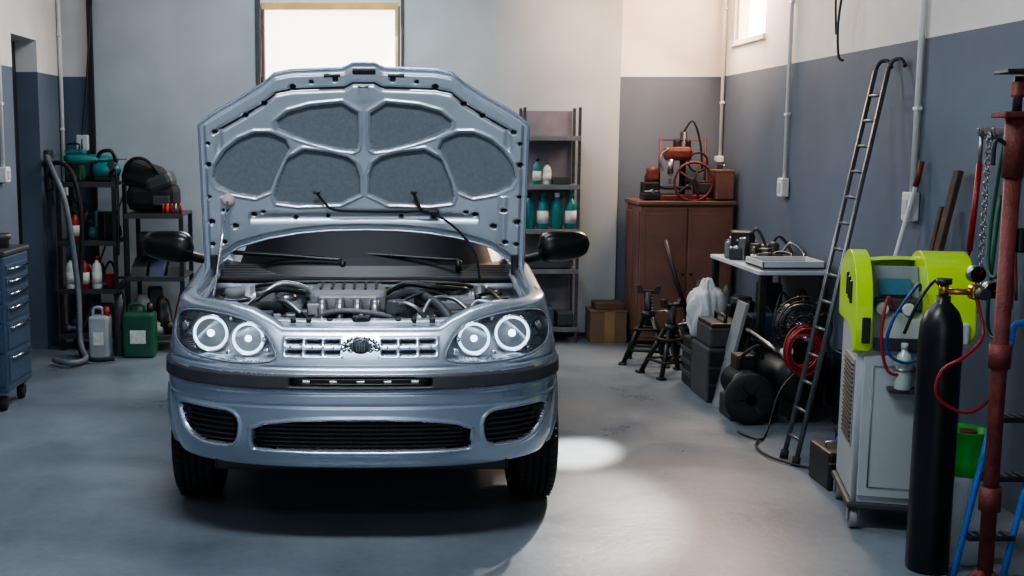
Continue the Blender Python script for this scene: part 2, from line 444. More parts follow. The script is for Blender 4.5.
NP = 240
t = np.linspace(0, 2 * math.pi, NP, endpoint=False)
ks = list(np.linspace(-.08, 1, 36))
XX = []; YY = []; ZZ = []; MM = []
p = .42
def gring(w, yf, yrr, z):
    yc = (yf + yrr) / 2; l = (yrr - yf) / 2
    s_, c_ = np.sin(t), np.cos(t)
    x = w * np.sign(s_) * np.abs(s_) ** p; y = yc - l * np.sign(c_) * np.abs(c_) ** p
    y = y + .10 * (np.abs(x) / w) ** 2 * (c_ > 0)
    return x, y, np.full(NP, z)
for k in ks:
    z = .955 + .47 * k; w = .735 - .165 * k; yf = .98 + .60 * k; yrr = 3.72 - .34 * k
    x, y, zz = gring(w, yf, yrr, z)
    mid = np.zeros(NP, int)
    if .0 < k < .92:
        fm = (y < yf + .17) & (np.abs(x) < .90 * w); mid[fm] = 1
        side = (np.abs(x) > .9 * w) & (y > yf + .30) & (y < 3.05 - .1 * k) & (np.abs(y - 2.2) > .04) & (k > .06) & (k < .86); mid[side] = 1
        rm = (y > yrr - .15) & (np.abs(x) < .8 * w) & (k > .15); mid[rm] = 1
    if k < .0: mid[:] = 2
    XX.append(x); YY.append(y); ZZ.append(zz); MM.append(mid)
for q in np.linspace(.97, 0.02, 14):
    x, y, zz = gring((.735 - .165) * q, 2.48 - (2.48 - 1.58) * q, 2.48 + .90 * q, 1.425 + .055 * (1 - q ** 3) ** .8)
    XX.append(x); YY.append(y); ZZ.append(zz); MM.append(np.zeros(NP, int))
npgrid('cabin', np.array(XX), np.array(YY), np.array(ZZ), [silver, glassd, blackpl], np.array(MM)[:-1], closed_cols=True, parent=car)

b = B('chassis')
b.bx(-.56, .56, .42, 3.55, .22, .29, blackpl, .01)
b.bx(-.56, .56, .14, .5, .27, .33, blackpl, .01)
b.bx(-.68, .68, 1.06, 3.6, .29, .90, blackpl, .02)
b.bx(-.56, .56, .24, .94, .44, .52, blackpl, .01)
b.bx(-.70, .70, .95, 1.0, .5, .885, greyp, .01)
for sx in (-1, 1):
    b.bx(sx * .58, sx * .62, .30, .95, .5, .81, greyp, .008)
    b.tube([(sx * .66, .32, .84), (sx * .665, .6, .87), (sx * .655, .93, .93)], .018, hoodin, 8)
for i in range(8):
    y = .965 + .014 * i
    b.tube([(-.66, y + .03, .905 + .006 * i), (-.3, y - .01, .91 + .006 * i), (0, y - .02, .912 + .006 * i), (.3, y - .01, .91 + .006 * i), (.66, y + .03, .905 + .006 * i)], .0085, blackpl, 6)
b.tube([(-.67, .955, .905), (0, .93, .905), (.67, .955, .905)], .012, rubber, 8)
b.tube([(-.67, .935, .875), (0, .91, .88), (.67, .935, .875)], .014, hoodin, 8)
b.done(car)
b = B('wipers')
for (x0, x1) in ((.42, -.12), (-.10, -.60)):
    b.cyl((x0, 1.0, .94), (x0, 1.0, .985), .014, blackpl, 12)
    b.tube([(x0, 1.0, .985), ((x0 + x1) / 2, 1.03, 1.0), (x1, 1.08, 1.01)], .007, blackpl, 6)
    b.tube([(x0 - .08, 1.03, .995), (x1 - .05, 1.09, 1.02)], .006, rubber, 6)
b.done(car)

b = B('engine_parts')
for (z, yo, h, d, m) in ((.822, .07, .012, .06, hoodin), (.834, .14, .015, .07, hoodin), (.80, .19, .03, .03, hoodin)):
    pts = [(-.62, .40 + yo * .2, z + .02), (-.45, .20 + yo * .6, z + .012), (-.3, .10 + yo, z), (0, .075 + yo, z), (.3, .10 + yo, z), (.45, .20 + yo * .6, z + .012), (.62, .40 + yo * .2, z + .02)]
    P = catmull(pts, 6); mi = b.mi(m); A = []
    for q in P:
        A.append([b.v(q + Vector(o)) for o in ((0, -d / 2, -h), (0, -d / 2, 0), (0, -d / 2 + .006, .005), (0, d / 2 - .006, .005), (0, d / 2, 0), (0, d / 2, -h))])
    for i in range(len(A) - 1):
        for k in range(6): b.f([A[i][k], A[i][(k + 1) % 6], A[i + 1][(k + 1) % 6], A[i + 1][k]], mi, k in (1, 3))
for x in (-.26, -.2, -.12, .14, .2, .27): b.cyl((x, .20, .83), (x, .20, .846), .011, dsteel, 10)
for x in (-.38, .38): b.box((x, .30, .845), (.07, .05, .03), dgrey)
b.box((0, .20, .847), (.07, .045, .02), dsteel)
b.tube([(-.02, .18, .85), (0, .16, .866), (.02, .18, .85)], .005, steel, 6)
b.bx(-.42, .42, .27, .31, .45, .79, dgrey)
b.bx(-.22, .10, .44, .76, .5, .80, dsteel, .02)
b.box((-.06, .58, .87), (.31, .26, .10), greyp, bev=.025)
for i in range(6): b.box((-.17 + i * .045, .58, .924), (.012, .20, .01), dgrey)
b.box((-.06, .445, .87), (.24, .02, .06), steel, bev=.008)
for x in (-.16, -.09, -.02, .05): b.tube([(x, .46, .88), (x, .40, .86), (x, .38, .78)], .02, steel, 10)
b.lathe((-.53, .58, .70), [(.055, 0), (.068, .02), (.07, .14), (.06, .165), (.035, .175)], pale)
b.lathe((-.53, .58, .875), [(.040, 0), (.043, .03), (.034, .038), (0, .038)], greyp)
b.ring((-.53, .58, .83), .071, .006, steel, 'Z'); b.ring((-.53, .58, .868), .06, .006, dsteel, 'Z')
b.box((.56, .48, .81), (.09, .15, .12), white, bev=.02); b.cyl((.56, .45, .87), (.56, .45, .895), .028, blackpl)
b.bx(.30, .50, .50, .68, .62, .83, dgrey, .01); b.bx(.30, .50, .50, .68, .83, .87, greyp, .008)
b.cyl((.33, .52, .87), (.33, .52, .895), .014, steel); b.cyl((.47, .52, .87), (.47, .52, .895), .014, dsteel)
for sx in (-1, 1):
    b.lathe((sx * .50, .79, .60), [(.12, 0), (.11, .20), (.09, .25), (.05, .265), (.03, .27), (.03, .30), (0, .30)], hoodin if sx < 0 else steel)
    for a in range(3): b.cyl((sx * .50 + .07 * math.cos(a * 2.1), .79 + .07 * math.sin(a * 2.1), .83), (sx * .50 + .07 * math.cos(a * 2.1), .79 + .07 * math.sin(a * 2.1), .88), .009, steel, 8)
b.lathe((.20, .42, .77), [(.0, 0), (.05, 0), (.065, .02), (.065, .08), (.05, .1), (0, .1)], steel, axis='X')
b.lathe((-.36, .42, .76), [(0, 0), (.055, 0), (.06, .01), (.05, .02), (.06, .03), (.055, .05), (0, .05)], steel, axis='X')
b.box((-.32, .62, .81), (.14, .20, .10), greyp, bev=.02)
b.ball((-.32, .60, .87), .045, steel, (1, 1, .6))
b.box((.18, .62, .86), (.12, .14, .06), steel, bev=.015); b.box((.24, .82, .87), (.16, .08, .06), dgrey, bev=.015)
b.box((-.10, .85, .865), (.34, .09, .05), greyp, bev=.02)
H = [([(-.46, .30, .80), (-.42, .40, .86), (-.30, .46, .84), (-.22, .52, .76)], .022, rubber),
     ([(.10, .55, .86), (.20, .50, .905), (.30, .40, .87), (.36, .30, .80)], .02, dgrey),
     ([(-.50, .50, .80), (-.44, .48, .87), (-.36, .55, .91), (-.24, .60, .89)], .010, blackpl),
     ([(.09, .66, .88), (.18, .74, .91), (.30, .72, .90), (.44, .80, .88)], .012, blackpl),
     ([(.33, .52, .89), (.26, .46, .91), (.16, .42, .88), (.14, .46, .82)], .007, blackpl),
     ([(.47, .52, .89), (.52, .44, .91), (.55, .36, .86), (.5, .3, .81)], .008, blackpl),
     ([(-.60, .70, .87), (-.40, .87, .895), (0, .89, .90), (.40, .87, .895), (.58, .7, .87)], .009, blackpl),
     ([(-.2, .40, .81), (-.1, .36, .85), (.05, .36, .84), (.16, .38, .81)], .012, greyhose),
     ([(-.56, .44, .81), (-.58, .36, .86), (-.52, .33, .83)], .012, steel),
     ([(.42, .36, .84), (.46, .42, .88), (.54, .40, .87)], .01, steel),
     ([(-.35, .50, .87), (-.30, .40, .88), (-.24, .36, .84)], .009, steel),
     ([(.24, .36, .84), (.28, .42, .89), (.36, .44, .89), (.42, .40, .85)], .009, steel),
     ([(-.44, .70, .86), (-.36, .74, .91), (-.26, .72, .90), (-.2, .66, .86)], .014, steel),
     ([(.12, .40, .84), (.16, .36, .88), (.22, .34, .86), (.26, .36, .8)], .01, steel)]
for pts, r, m in H: b.tube(pts, r, m, 8)
for i in range(34):
    x = random.uniform(-.50, .50); y = random.uniform(.34, .86)
    b.box((x, y, random.uniform(.79, .87)), (random.uniform(.03, .08), random.uniform(.03, .07), random.uniform(.03, .06)), random.choice([steel, greyp, hoodin, dgrey, steel]), rz=random.uniform(0, 1), bev=.006)
b.done(car)

b = B('grille_inserts')
def slat(x0, x1, z, inset, r, m, n=14):
    pts = [front_pt(x0 + (x1 - x0) * i / n, z, inset) for i in range(n + 1)]
    b.tube(pts, r, m, 6, smooth=False)
for i in range(7): slat(-.395, .395, .388 + i * .0165, .030, .0042, dgrey)
for i in range(25):
    x = -.384 + i * .032
    b.tube([front_pt(x, .378, .036), front_pt(x, .49, .036)], .0025, blackpl, 4, smooth=False)
for sx in (-1, 1):
    for i in range(6):
        z = .40 + i * .021
        slat(sx * (.47 + .004 * abs(i - 2)), sx * (.66 + .008 * i), z, .028, .0042, dgrey)
slat(-.25, .25, .630, .014, .003, steel); slat(-.25, .25, .647, .014, .003, steel)
for x in (-.20, -.10, .0, .10, .20): b.box(front_pt(x, .638, .014), (.03, .008, .010), chrome, bev=.002)
for i in range(14):
    x = -.26 + i * .04
    if abs(x) > .075: b.cyl(front_pt(x, .7585, -.006), front_pt(x, .7585, .01), .0045, chrome, 10)
c = front_pt(0, .760, -.006)
b.lathe(c, [(0, -.010), (.024, -.009), (.030, -.002), (.030, .012)], slotg, axis='Y')
b.ring(c, .032, .005, steel, 'Y')
for k in range(22):
    a = 2 * math.pi * k / 22
    b.ball(c + Vector((.056 * math.cos(a) * 1.15, 0, .036 * math.sin(a))), .009, chrome if k % 2 else steel, (1.3, .6, .8), 8)
for k in range(16):
    a = 2 * math.pi * (k + .5) / 16
    b.ball(c + Vector((.044 * math.cos(a), -.004, .028 * math.sin(a))), .006, steel, (1.2, .6, .8), 8)
for k in range(4): b.box(c + Vector((-.014 + .0093 * k, -.010, 0)), (.004, .005, .026), steel, bev=.001)
b.done(car)

for sx, nm in ((-1, 'headlamp'), (1, 'headlamp_pair')):
    b = B(nm)
    for (x, z, r, ins) in ((.575, .790, .064, .030), (.425, .779, .058, .036)):
        c = front_pt(sx * x, z, ins)
        b.lathe(c, [(r * 1.10, -.004), (r * 1.13, -.010), (r * 1.1, -.014), (r * 1.03, -.010), (r * .95, .004), (r * .8, .024), (r * .6, .036), (r * .35, .042)], chrome, 40, axis='Y')
        b.ring(c + Vector((0, -.008, 0)), r * .94, .0036, halo, 'Y', 40)
        b.lathe(c, [(r * .62, .022), (r * .60, .004), (r * .54, -.004), (r * .50, .004), (r * .48, .03)], steel, 32, axis='Y')
        b.lathe(c, [(0, -.010), (r * .20, -.006), (r * .32, .004), (r * .38, .02)], bulb, 24, axis='Y')
        b.lathe(c, [(r * .50, .0), (r * .46, -.004), (r * .41, .004)], chrome, 32, axis='Y')
    c = front_pt(sx * .675, .80, .035); b.ball(c + Vector((sx * .005, .02, -.005)), .026, chrome, (1, .6, 1.3), 14)
    for (x, z) in ((.352, .735), (.365, .775), (.50, .725), (.50, .845), (.42, .848), (.64, .73)): b.ball(front_pt(sx * x, z, .045), .013, chrome, (1, .7, 1), 10)
    pts = [front_pt(sx * q[0] * .998, q[1], .004) for q in P_head]
    b.tube(pts, .0035, greyp, 6, closed=True, smooth=False)
    cen = np.array(P_head).mean(0); mi = b.mi(lens); prev = None
    for k in (1.0, .8, .6, .4, .2, .02):
        ringv = [b.v(front_pt(sx * (cen[0] + (q[0] - cen[0]) * k), cen[1] + (q[1] - cen[1]) * k, .002)) for q in P_head]
        if prev:
            for i in range(len(ringv)): b.f([prev[i], prev[(i + 1) % len(ringv)], ringv[(i + 1) % len(ringv)], ringv[i]], mi, True)
        prev = ringv
    b.done(car)

for sx, nm in ((-1, 'wing_mirror'), (1, 'wing_mirror_pair')):
    b = B(nm)
    mi = b.mi(gloss); rg = []
    for i in range(17):
        u = i / 16; ry_ = .055 * (1 - (2 * u - 1) ** 4) ** .5 + .001; rz_ = (.060 + .022 * (1 - u)) * (1 - abs(2 * u - 1) ** 4) ** .5 + .001
        xc = sx * (.80 + .25 * u)
        rg.append([b.v((xc, 1.22 + ry_ * math.sin(a) + .02 * u, 1.02 + .018 * u + rz_ * (math.copysign(abs(math.cos(a)) ** .8, math.cos(a))))) for a in [2 * math.pi * k / 24 for k in range(24)]])
    for i in range(16):
        for k in range(24): b.f([rg[i][k], rg[i][(k + 1) % 24], rg[i + 1][(k + 1) % 24], rg[i + 1][k]], mi, True)
    b.tube([(sx * .70, 1.30, .955), (sx * .77, 1.26, .965), (sx * .84, 1.22, .99)], .022, blackpl, 10)
    b.box((sx * .93, 1.285, 1.03), (.17, .008, .09), chrome)
    b.done(car)

def wheel(name, x, y, sx):
    b = B(name); w = .178; R = .285
    pr = [(.19, -w / 2), (.235, -w / 2 - .004), (.262, -w / 2 + .002), (.278, -w / 2 + .014)]
    xw = -w / 2 + .02
    nb = 5; bw = (w - .04 - 4 * .007) / nb
    for i in range(nb):
        pr += [(R, xw), (R, xw + bw)]; xw += bw
        if i < nb - 1: pr += [(R - .009, xw + .0005), (R - .009, xw + .0065)]; xw += .007
    pr += [(.278, w / 2 - .014), (.262, w / 2 - .002), (.235, w / 2 + .004), (.19, w / 2)]
    b.lathe((0, 0, 0), pr, rubber, 64, 'X')
    for k in range(56):
        a = 2 * math.pi * k / 56
        for xo, ss in ((-.058, .35), (.058, -.35)):
            c = Vector((xo, math.cos(a) * (R - .001), math.sin(a) * (R - .001)))
            t_ = Vector((0, -math.sin(a), math.cos(a)))
            d = (Vector((1, 0, 0)) + t_ * ss).normalized()
            b.tube([c - d * .022, c + d * .022], .0025, blackpl, 4, smooth=False)
    o = sx * (w / 2 - .01)
    b.lathe((0, 0, 0), [(.19, -w / 2), (.185, -.03), (.185, .03), (.19, w / 2)], steel, 40, 'X')
    b.lathe((o, 0, 0), [(0, 0), (.05, 0), (.06, -.01 * sx), (.15, -.015 * sx), (.185, .005 * sx), (.192, .006 * sx)], hoodin, 40, 'X')
    for k in range(7):
        a = 2 * math.pi * k / 7
        b.box((o + sx * .002, .11 * math.cos(a), .11 * math.sin(a)), (.02, .11, .03), silver, rx=a)
    ob = b.done(car); ob.location = (x, y, R); return ob
wheel('front_wheel_l', -.697, yax, -1); wheel('front_wheel_r', .712, yax, 1)
wheel('rear_wheel_l', -.68, yrear, -1); wheel('rear_wheel_r', .68, yrear, 1)
b = B('suspension')
b.cyl((-.6, yax, .27), (.6, yax, .27), .025, dsteel); b.cyl((-.6, yrear, .27), (.6, yrear, .27), .035, dsteel)
for sx in (-1, 1): b.cyl((sx * .55, yax, .25), (sx * .50, yax + .04, .62), .03, dsteel)
b.done(car)

# ------------------------------------------------------------------ open bonnet
NU, NV = 301, 221
HW = .695
U = np.linspace(-HW, HW, NU)[None, :]; Tt = np.linspace(0, 1, NV)[:, None]
au = np.abs(U)
vb = np.interp(au, [0, .15, .28, .42, .55, .62, .67, HW], [.175, .172, .162, .14, .105, .06, .02, .005])
vt = np.interp(au, [0, .045, .08, .30, .37, .42, .52, .61, .67, HW], [.90, .90, .880, .872, .858, .815, .755, .705, .665, .64])
V = vb + Tt * (vt - vb); Ug = U + 0 * V
def hood_xyz(u, v, w):
    tilt = math.radians(80)
    crown = .075 * (u / .7) ** 2 + .07 * np.clip(v / .9 - .45, 0, 1) ** 2 * 1.6
    w2 = w + crown
    y = .93 - v * math.cos(tilt) - w2 * math.sin(tilt)
    z = .955 + v * math.sin(tilt) - w2 * math.cos(tilt) * .3
    return u, y, z
PA = chaikin([(.40, .635), (.30, .715), (.024, .742), (.018, .540), (.055, .518), (.27, .572)], 1)
PB = chaikin([(.66, .435), (.57, .565), (.43, .622), (.30, .562), (.36, .46), (.42, .315), (.62, .355)], 1)
PC = chaikin([(.315, .542), (.09, .515), (.018, .458), (.016, .295), (.375, .285), (.395, .345)], 1)
sa, sb, sc_ = sd(PA, np.abs(Ug), V), sd(PB, np.abs(Ug), V), sd(PC, np.abs(Ug), V)
sp = np.minimum(np.minimum(sa, sb), sc_)
edge = np.minimum(np.minimum(V - vb, vt - V), HW - np.abs(Ug))
w = -.016 * sm(-(sp + .001) / .007) + .006 * np.exp(-((sp - .008) / .005) ** 2)
w = w - .022 * sm((.030 - edge) / .010)
w = w - .014 * np.exp(-((edge - .085) / .010) ** 2) * (V > .5) * (sp > .015)
w = w - .012 * np.exp(-((V - .235) / .016) ** 2) * (np.abs(Ug) < .50)
w = w + .008 * np.exp(-((np.abs(Ug) - .60) / .014) ** 2) * (V < .33) * (V > .12)
mid = np.zeros(V.shape, int); mid[sp < -.004] = 1
holes = [(.66, .12, .011), (.66, .22, .014), (.665, .33, .010), (.663, .47, .013), (.66, .56, .010), (.60, .27, .012), (.56, .20, .013), (.48, .25, .012), (.50, .68, .012), (.42, .73, .012), (.30, .80, .013), (.22, .82, .010), (.12, .83, .012), (.63, .61, .012), (.44, .26, .009), (.30, .235, .010), (.16, .24, .010), (.61, .13, .012)]
for (hu, hv, hr) in holes:
    dd = np.hypot((np.abs(Ug) - hu) / 1.3, V - hv)
    w = w - .012 * sm((hr - dd) / .004); mid[dd < hr * .85] = 2
mid[(np.exp(-((edge - .085) / .006) ** 2) > .5) & (V > .62) & (sp > .015)] = 2
mid[(np.abs(Ug) < .05) & (np.abs(V - .862) < .012)] = 2
mid[(np.abs(Ug) > .10) & (np.abs(Ug) < .17) & (np.abs(V - .845) < .007)] = 2
x, y, z = hood_xyz(Ug, V, w)
npgrid('bonnet_inner', x, y, z, [hoodin, felt, blackpl], mid[:-1, :-1], parent=car)
x, y, z = hood_xyz(Ug, V, -.034 + 0 * V)
xx_ = x[::4, ::4]
npgrid('bonnet_outer', xx_, y[::4, ::4], z[::4, ::4], [silver], np.zeros((xx_.shape[0] - 1, xx_.shape[1] - 1), int), parent=car)
b = B('bonnet_edge')
loop = [(U[0, j], vb[0, j]) for j in range(0, NU, 5)] + [(HW, v_) for v_ in np.linspace(.02, .62, 12)] + [(U[0, j], vt[0, j]) for j in range(NU - 1, -1, -5)] + [(-HW, v_) for v_ in np.linspace(.62, .02, 12)]
P1 = [Vector([float(q) for q in hood_xyz(a, c_, -.021)]) for a, c_ in loop]
P2 = [Vector([float(q) for q in hood_xyz(a, c_, -.034)]) for a, c_ in loop]
mi = b.mi(silver); A = [b.v(q) for q in P1]; C = [b.v(q) for q in P2]
for i in range(len(A)): b.f([A[i], A[(i + 1) % len(A)], C[(i + 1) % len(A)], C[i]], mi, True)
b.tube(P1, .006, silver, 6, closed=True, smooth=False)
hp = lambda u_, v_, w_=.012: Vector([float(q) for q in hood_xyz(u_, v_, w_)])
b.tube([hp(-.205, .345, .02), hp(-.17, .30, .02), hp(-.13, .27, .02), hp(0, .262, .015), hp(.18, .262, .015), hp(.25, .262, .02), hp(.33, .24, .03), hp(.42, .17, .05), hp(.48, .08, .08), Vector((.50, .80, .92))], .0055, rubber, 8)
b.tube([hp(.215, .345, .02), hp(.23, .30, .02), hp(.26, .265, .02), hp(.32, .27, .02)], .007, rubber, 8)
b.box(hp(.30, .262, .02), (.05, .02, .018), blackpl); b.box(hp(-.205, .348, .02), (.03, .015, .014), blackpl); b.box(hp(.215, .348, .02), (.03, .015, .014), blackpl)
for sx in (-1, 1):
    b.box(hp(sx * .655, .03, .0), (.03, .03, .09), dsteel); b.cyl((sx * .64, .93, .94), (sx * .69, .93, .94), .012, steel, 12)
b.tube([hp(-.02, .80, .01), hp(-.02, .80, .05), hp(.02, .80, .05), hp(.02, .80, .01)], .005, steel, 8, smooth=False)
b.lathe(hp(-.585, .315, .005), [(0, -.02), (.012, -.02), (.022, -.012), (.030, .0), (.030, .01)], M('pink_clip', (190, 165, 165), .5), axis='Y')
b.tube([hp(-.585, .315, .03), Vector((-.60, .72, 1.10)), Vector((-.62, .62, .90)), Vector((-.625, .60, .86))], .005, chrome, 8, smooth=False)
b.done(car)

# ------------------------------------------------------------------ left side furniture
b = B('tool_cart')
x0, x1, y0, y1 = -2.46, -2.11, 6.32, 6.76
b.bx(x0, x1, y0, y1, .11, .88, bluegrey, .012)
b.bx(x0 - .005, x1 + .012, y0 - .015, y1 + .01, .88, .91, dgrey, .008)
zz = .15
for h in (.19, .17, .11, .08, .07, .07):
    b.bx(x0 + .015, x1 - .015, y0 - .014, y0, zz, zz + h - .012, bluegrey, .005)
    b.tube([(x0 + .05, y0 - .012, zz + h - .035), (x0 + .055, y0 - .035, zz + h - .035), (x1 - .055, y0 - .035, zz + h - .035), (x1 - .05, y0 - .012, zz + h - .035)], .007, chrome, 8, smooth=False)
    b.bx(x1 - .002, x1 + .006, y0 + .03, y1 - .03, zz + .01, zz + h - .012, bluegrey, .003)
    b.tube([(x1 + .004, y0 + .06, zz + h - .035), (x1 + .022, y0 + .065, zz + h - .035), (x1 + .022, y1 - .065, zz + h - .035), (x1 + .004, y1 - .06, zz + h - .035)], .006, chrome, 8, smooth=False)
    zz += h
for x in (x0 + .07, x1 - .05):
    for y in (y0 + .06, y1 - .06):
        b.lathe((x - .015, y, .045), [(0, 0), (.045, 0), (.045, .03), (0, .03)], rubber, 20, 'X'); b.bx(x - .03, x + .03, y - .025, y + .025, .085, .112, steel)
b.done()
b = B('oil_funnel'); b.lathe((-2.20, 6.55, .91), [(.05, 0), (.05, .04), (.06, .05), (.065, .08), (.058, .08), (.04, .05)], dgrey); b.done()

def rack(name, x0, x1, y0, y1, H, shelves, m, shelfm=None, r=.015, back=False):
    b = B(name)
    for x in (x0 + r, x1 - r):
        for y in (y0 + r, y1 - r):
            b.bx(x - r, x + r, y - r, y + r, 0, H, m, .003)
            for k in range(int(H / .08)):
                b.bx(x - .004, x + .004, y - r - .001, y - r + .001, .05 + k * .08, .065 + k * .08, blackpl, 0)
    for z in shelves: b.bx(x0, x1, y0, y1, z - .022, z, shelfm or m, .004); b.bx(x0, x1, y0 - .004, y0 + .002, z - .035, z, shelfm or m, .002)
    if back:
        b.tube([(x0 + r, y1 - .005, .1), (x1 - r, y1 - .005, H - .1)], .006, m, 6, smooth=False); b.tube([(x1 - r, y1 - .005, .1), (x0 + r, y1 - .005, H - .1)], .006, m, 6, smooth=False)
    return b.done()
rack('metal_shelf', -2.36, -1.93, 8.25, 8.62, 1.24, [.12, .45, .80, 1.22], dsteel, dgrey, back=True)
rack('utility_trolley', -1.86, -1.44, 8.18, 8.6, 1.0, [.12, .55, 1.0], blackpl, dgrey)

def bottle(b, x, y, z, h, r, m, cap, lab=None):
    b.lathe((x, y, z), [(r * .92, 0), (r, .008), (r, h * .62), (r * .75, h * .76), (r * .34, h * .82), (r * .34, h * .88)], m, 16)
    b.lathe((x, y, z + h * .87), [(r * .42, 0), (r * .42, h * .12), (0, h * .13)], cap, 12)
    if lab: b.lathe((x, y, z), [(r * 1.015, h * .15), (r * 1.015, h * .5)], lab, 16)
def jerry(b, x, y, z, w, d, h, m, cap):
    b.box((x, y, z + h * .42), (w, d, h * .84), m, bev=.02)
    b.tube([(x - w * .35, y, z + h * .82), (x - w * .3, y, z + h * .97), (x + w * .1, y, z + h * .97), (x + w * .15, y, z + h * .82)], .012, m, 8)
    b.cyl((x + w * .33, y, z + h * .8), (x + w * .33, y, z + h), .022, cap, 14)
    b.box((x, y - d / 2 - .001, z + h * .4), (w * .5, .004, h * .25), label, bev=.001)
def clutter(name, x0, x1, y0, y1, z, n, mats, smin=.05, smax=.14, hmax=.14):
    b = B(name)
    for i in range(n):
        x = random.uniform(x0, x1); y = random.uniform(y0, y1); m = random.choice(mats); k = random.random()
        w_, d_, h_ = random.uniform(smin, smax), random.uniform(smin, smax), random.uniform(.04, hmax)
        if k < .35: b.box((x, y, z + h_ / 2), (w_, d_, h_), m, rz=random.uniform(0, 1.5), bev=.012)
        elif k < .6: b.lathe((x, y, z), [(w_ * .5, 0), (w_ * .5, h_ * .5), (w_ * .35, h_ * .6), (w_ * .4, h_ * .8), (w_ * .2, h_), (0, h_)], m, 16)
        elif k < .8: b.lathe((x - w_ / 2, y, z + d_ * .4), [(0, 0), (d_ * .4, 0), (d_ * .4, w_ * .4), (d_ * .25, w_ * .5), (d_ * .25, w_ * .9), (0, w_)], m, 16, 'X')
        else: b.tube([(x, y, z + .02), (x + .08, y + .03, z + h_), (x + .14, y - .04, z + .05), (x + .1, y - .1, z + .015)], .009, m, 6)
    return b.done()

b = B('power_drill')
def drill(b, x, y, z, m):
    b.lathe((x - .09, y, z + .16), [(0, 0), (.03, 0), (.036, .02), (.036, .13), (.028, .15), (.02, .2), (.012, .22), (.005, .24), (.005, .29)], m, 16, 'X')
    b.box((x - .05, y, z + .085), (.04, .035, .13), blackpl, ry=.2, bev=.012); b.box((x - .06, y, z + .02), (.09, .06, .04), blackpl, bev=.01)
drill(b, -2.2, 8.33, 1.22, teal); drill(b, -2.10, 8.52, 1.22, teal); b.done()
b = B('tool_case'); b.box((-2.28, 8.5, 1.29), (.13, .12, .14), green, bev=.015); b.box((-2.27, 8.5, 1.39), (.15, .14, .05), green, bev=.012); b.box((-2.27, 8.5, 1.435), (.14, .12, .035), teal, bev=.012)
b.box((-2.27, 8.426, 1.39), (.10, .008, .03), yellow, bev=.002)
b.tube([(-2.31, 8.44, 1.45), (-2.31, 8.44, 1.49), (-2.23, 8.44, 1.49), (-2.23, 8.44, 1.45)], .007, blackpl, 8); b.done()
b = B('grinder_machine'); b.lathe((-2.12, 8.42, 1.30), [(0, 0), (.05, 0), (.06, .02), (.06, .10), (.05, .12), (.045, .18), (0, .2)], teal, 20, 'X'); b.box((-2.03, 8.42, 1.24), (.16, .14, .04), blackpl, bev=.01); b.box((-1.98, 8.42, 1.31), (.06, .10, .11), dgrey, bev=.015)
b.tube([(-2.1, 8.40, 1.35), (-2.06, 8.38, 1.43), (-1.98, 8.38, 1.44), (-1.95, 8.4, 1.36)], .014, blackpl, 8); b.tube([(-2.0, 8.36, 1.26), (-1.93, 8.28, 1.30), (-1.91, 8.24, 1.05), (-1.91, 8.2, .7)], .009, blackpl, 6); b.done()
b = B('tool_bag')
fab = M('black_fabric', (22, 22, 27), .85, 0, .3, 40, bump=.5)
b.box((-1.68, 8.38, 1.11), (.36, .28, .20), fab, bev=.06); b.box((-1.74, 8.36, 1.26), (.30, .24, .20), fab, ry=.32, bev=.06); b.box((-1.62, 8.34, 1.22), (.2, .22, .12), dgrey, ry=-.35, bev=.04)
b.tube([(-1.86, 8.26, 1.28), (-1.80, 8.22, 1.38), (-1.70, 8.22, 1.38), (-1.60, 8.26, 1.26)], .012, rubber, 8); b.box((-1.6, 8.235, 1.09), (.12, .02, .07), dgrey, bev=.01)
b.done()
b = B('spray_can')
for i, m in enumerate((red, orange, red, steel, red)): b.lathe((-1.58 + i * .03, 8.20, 1.0), [(.013, 0), (.013, .05), (.008, .06), (.008, .07), (0, .07)], m, 12)
b.done()
clutter('shelf_goods', -2.31, -2.02, 8.32, 8.54, .80, 13, [dgrey, teal, blackpl, red, greyp, blackpl, dsteel], .06, .12, .26)
clutter('shelf_goods', -2.31, -2.02, 8.32, 8.54, .45, 12, [dgrey, blackpl, red, white, dsteel, bluegrey], .06, .12, .24)
clutter('shelf_goods', -2.31, -2.02, 8.32, 8.54, .12, 10, [dgrey, blackpl, dsteel, green, bluegrey], .08, .14, .24)
b = B('oil_bottle')
for i, xx in enumerate((-2.28, -2.18, -2.09)): bottle(b, xx, 8.29, .45, .24, .036, (white, red, white)[i], (blackpl, blackpl, red)[i], label)
bottle(b, -2.24, 8.29, .80, .22, .034, red, blackpl, label); b.done()
b = B('jerrycan'); jerry(b, -1.73, 8.02, 0, .22, .16, .38, green, blackpl); b.done()
b = B('jerrycan'); jerry(b, -2.0, 7.98, 0, .14, .14, .36, M('milky_plastic', (150, 158, 164), .45), red); b.done()
b = B('parts_bin')
for i in range(3):
    x = -1.78 + i * .13; m = (dgrey, bluegrey, dgrey)[i]
    b.prism([(0, 0), (.18, 0), (.18, .12), (.03, .06)], (x - .05, 8.22, .55), (0, 1, 0), (0, 0, 1), .11, m, .004)
b.box((-1.66, 8.44, .70), (.3, .14, .30), dgrey, bev=.02); b.box((-1.70, 8.32, .74), (.14, .10, .12), blackpl, bev=.01)
b.done()
clutter('trolley_goods', -1.78, -1.54, 8.26, 8.5, .12, 12, [dgrey, blackpl, dsteel, red, bluegrey, greyp], .08, .15, .34)
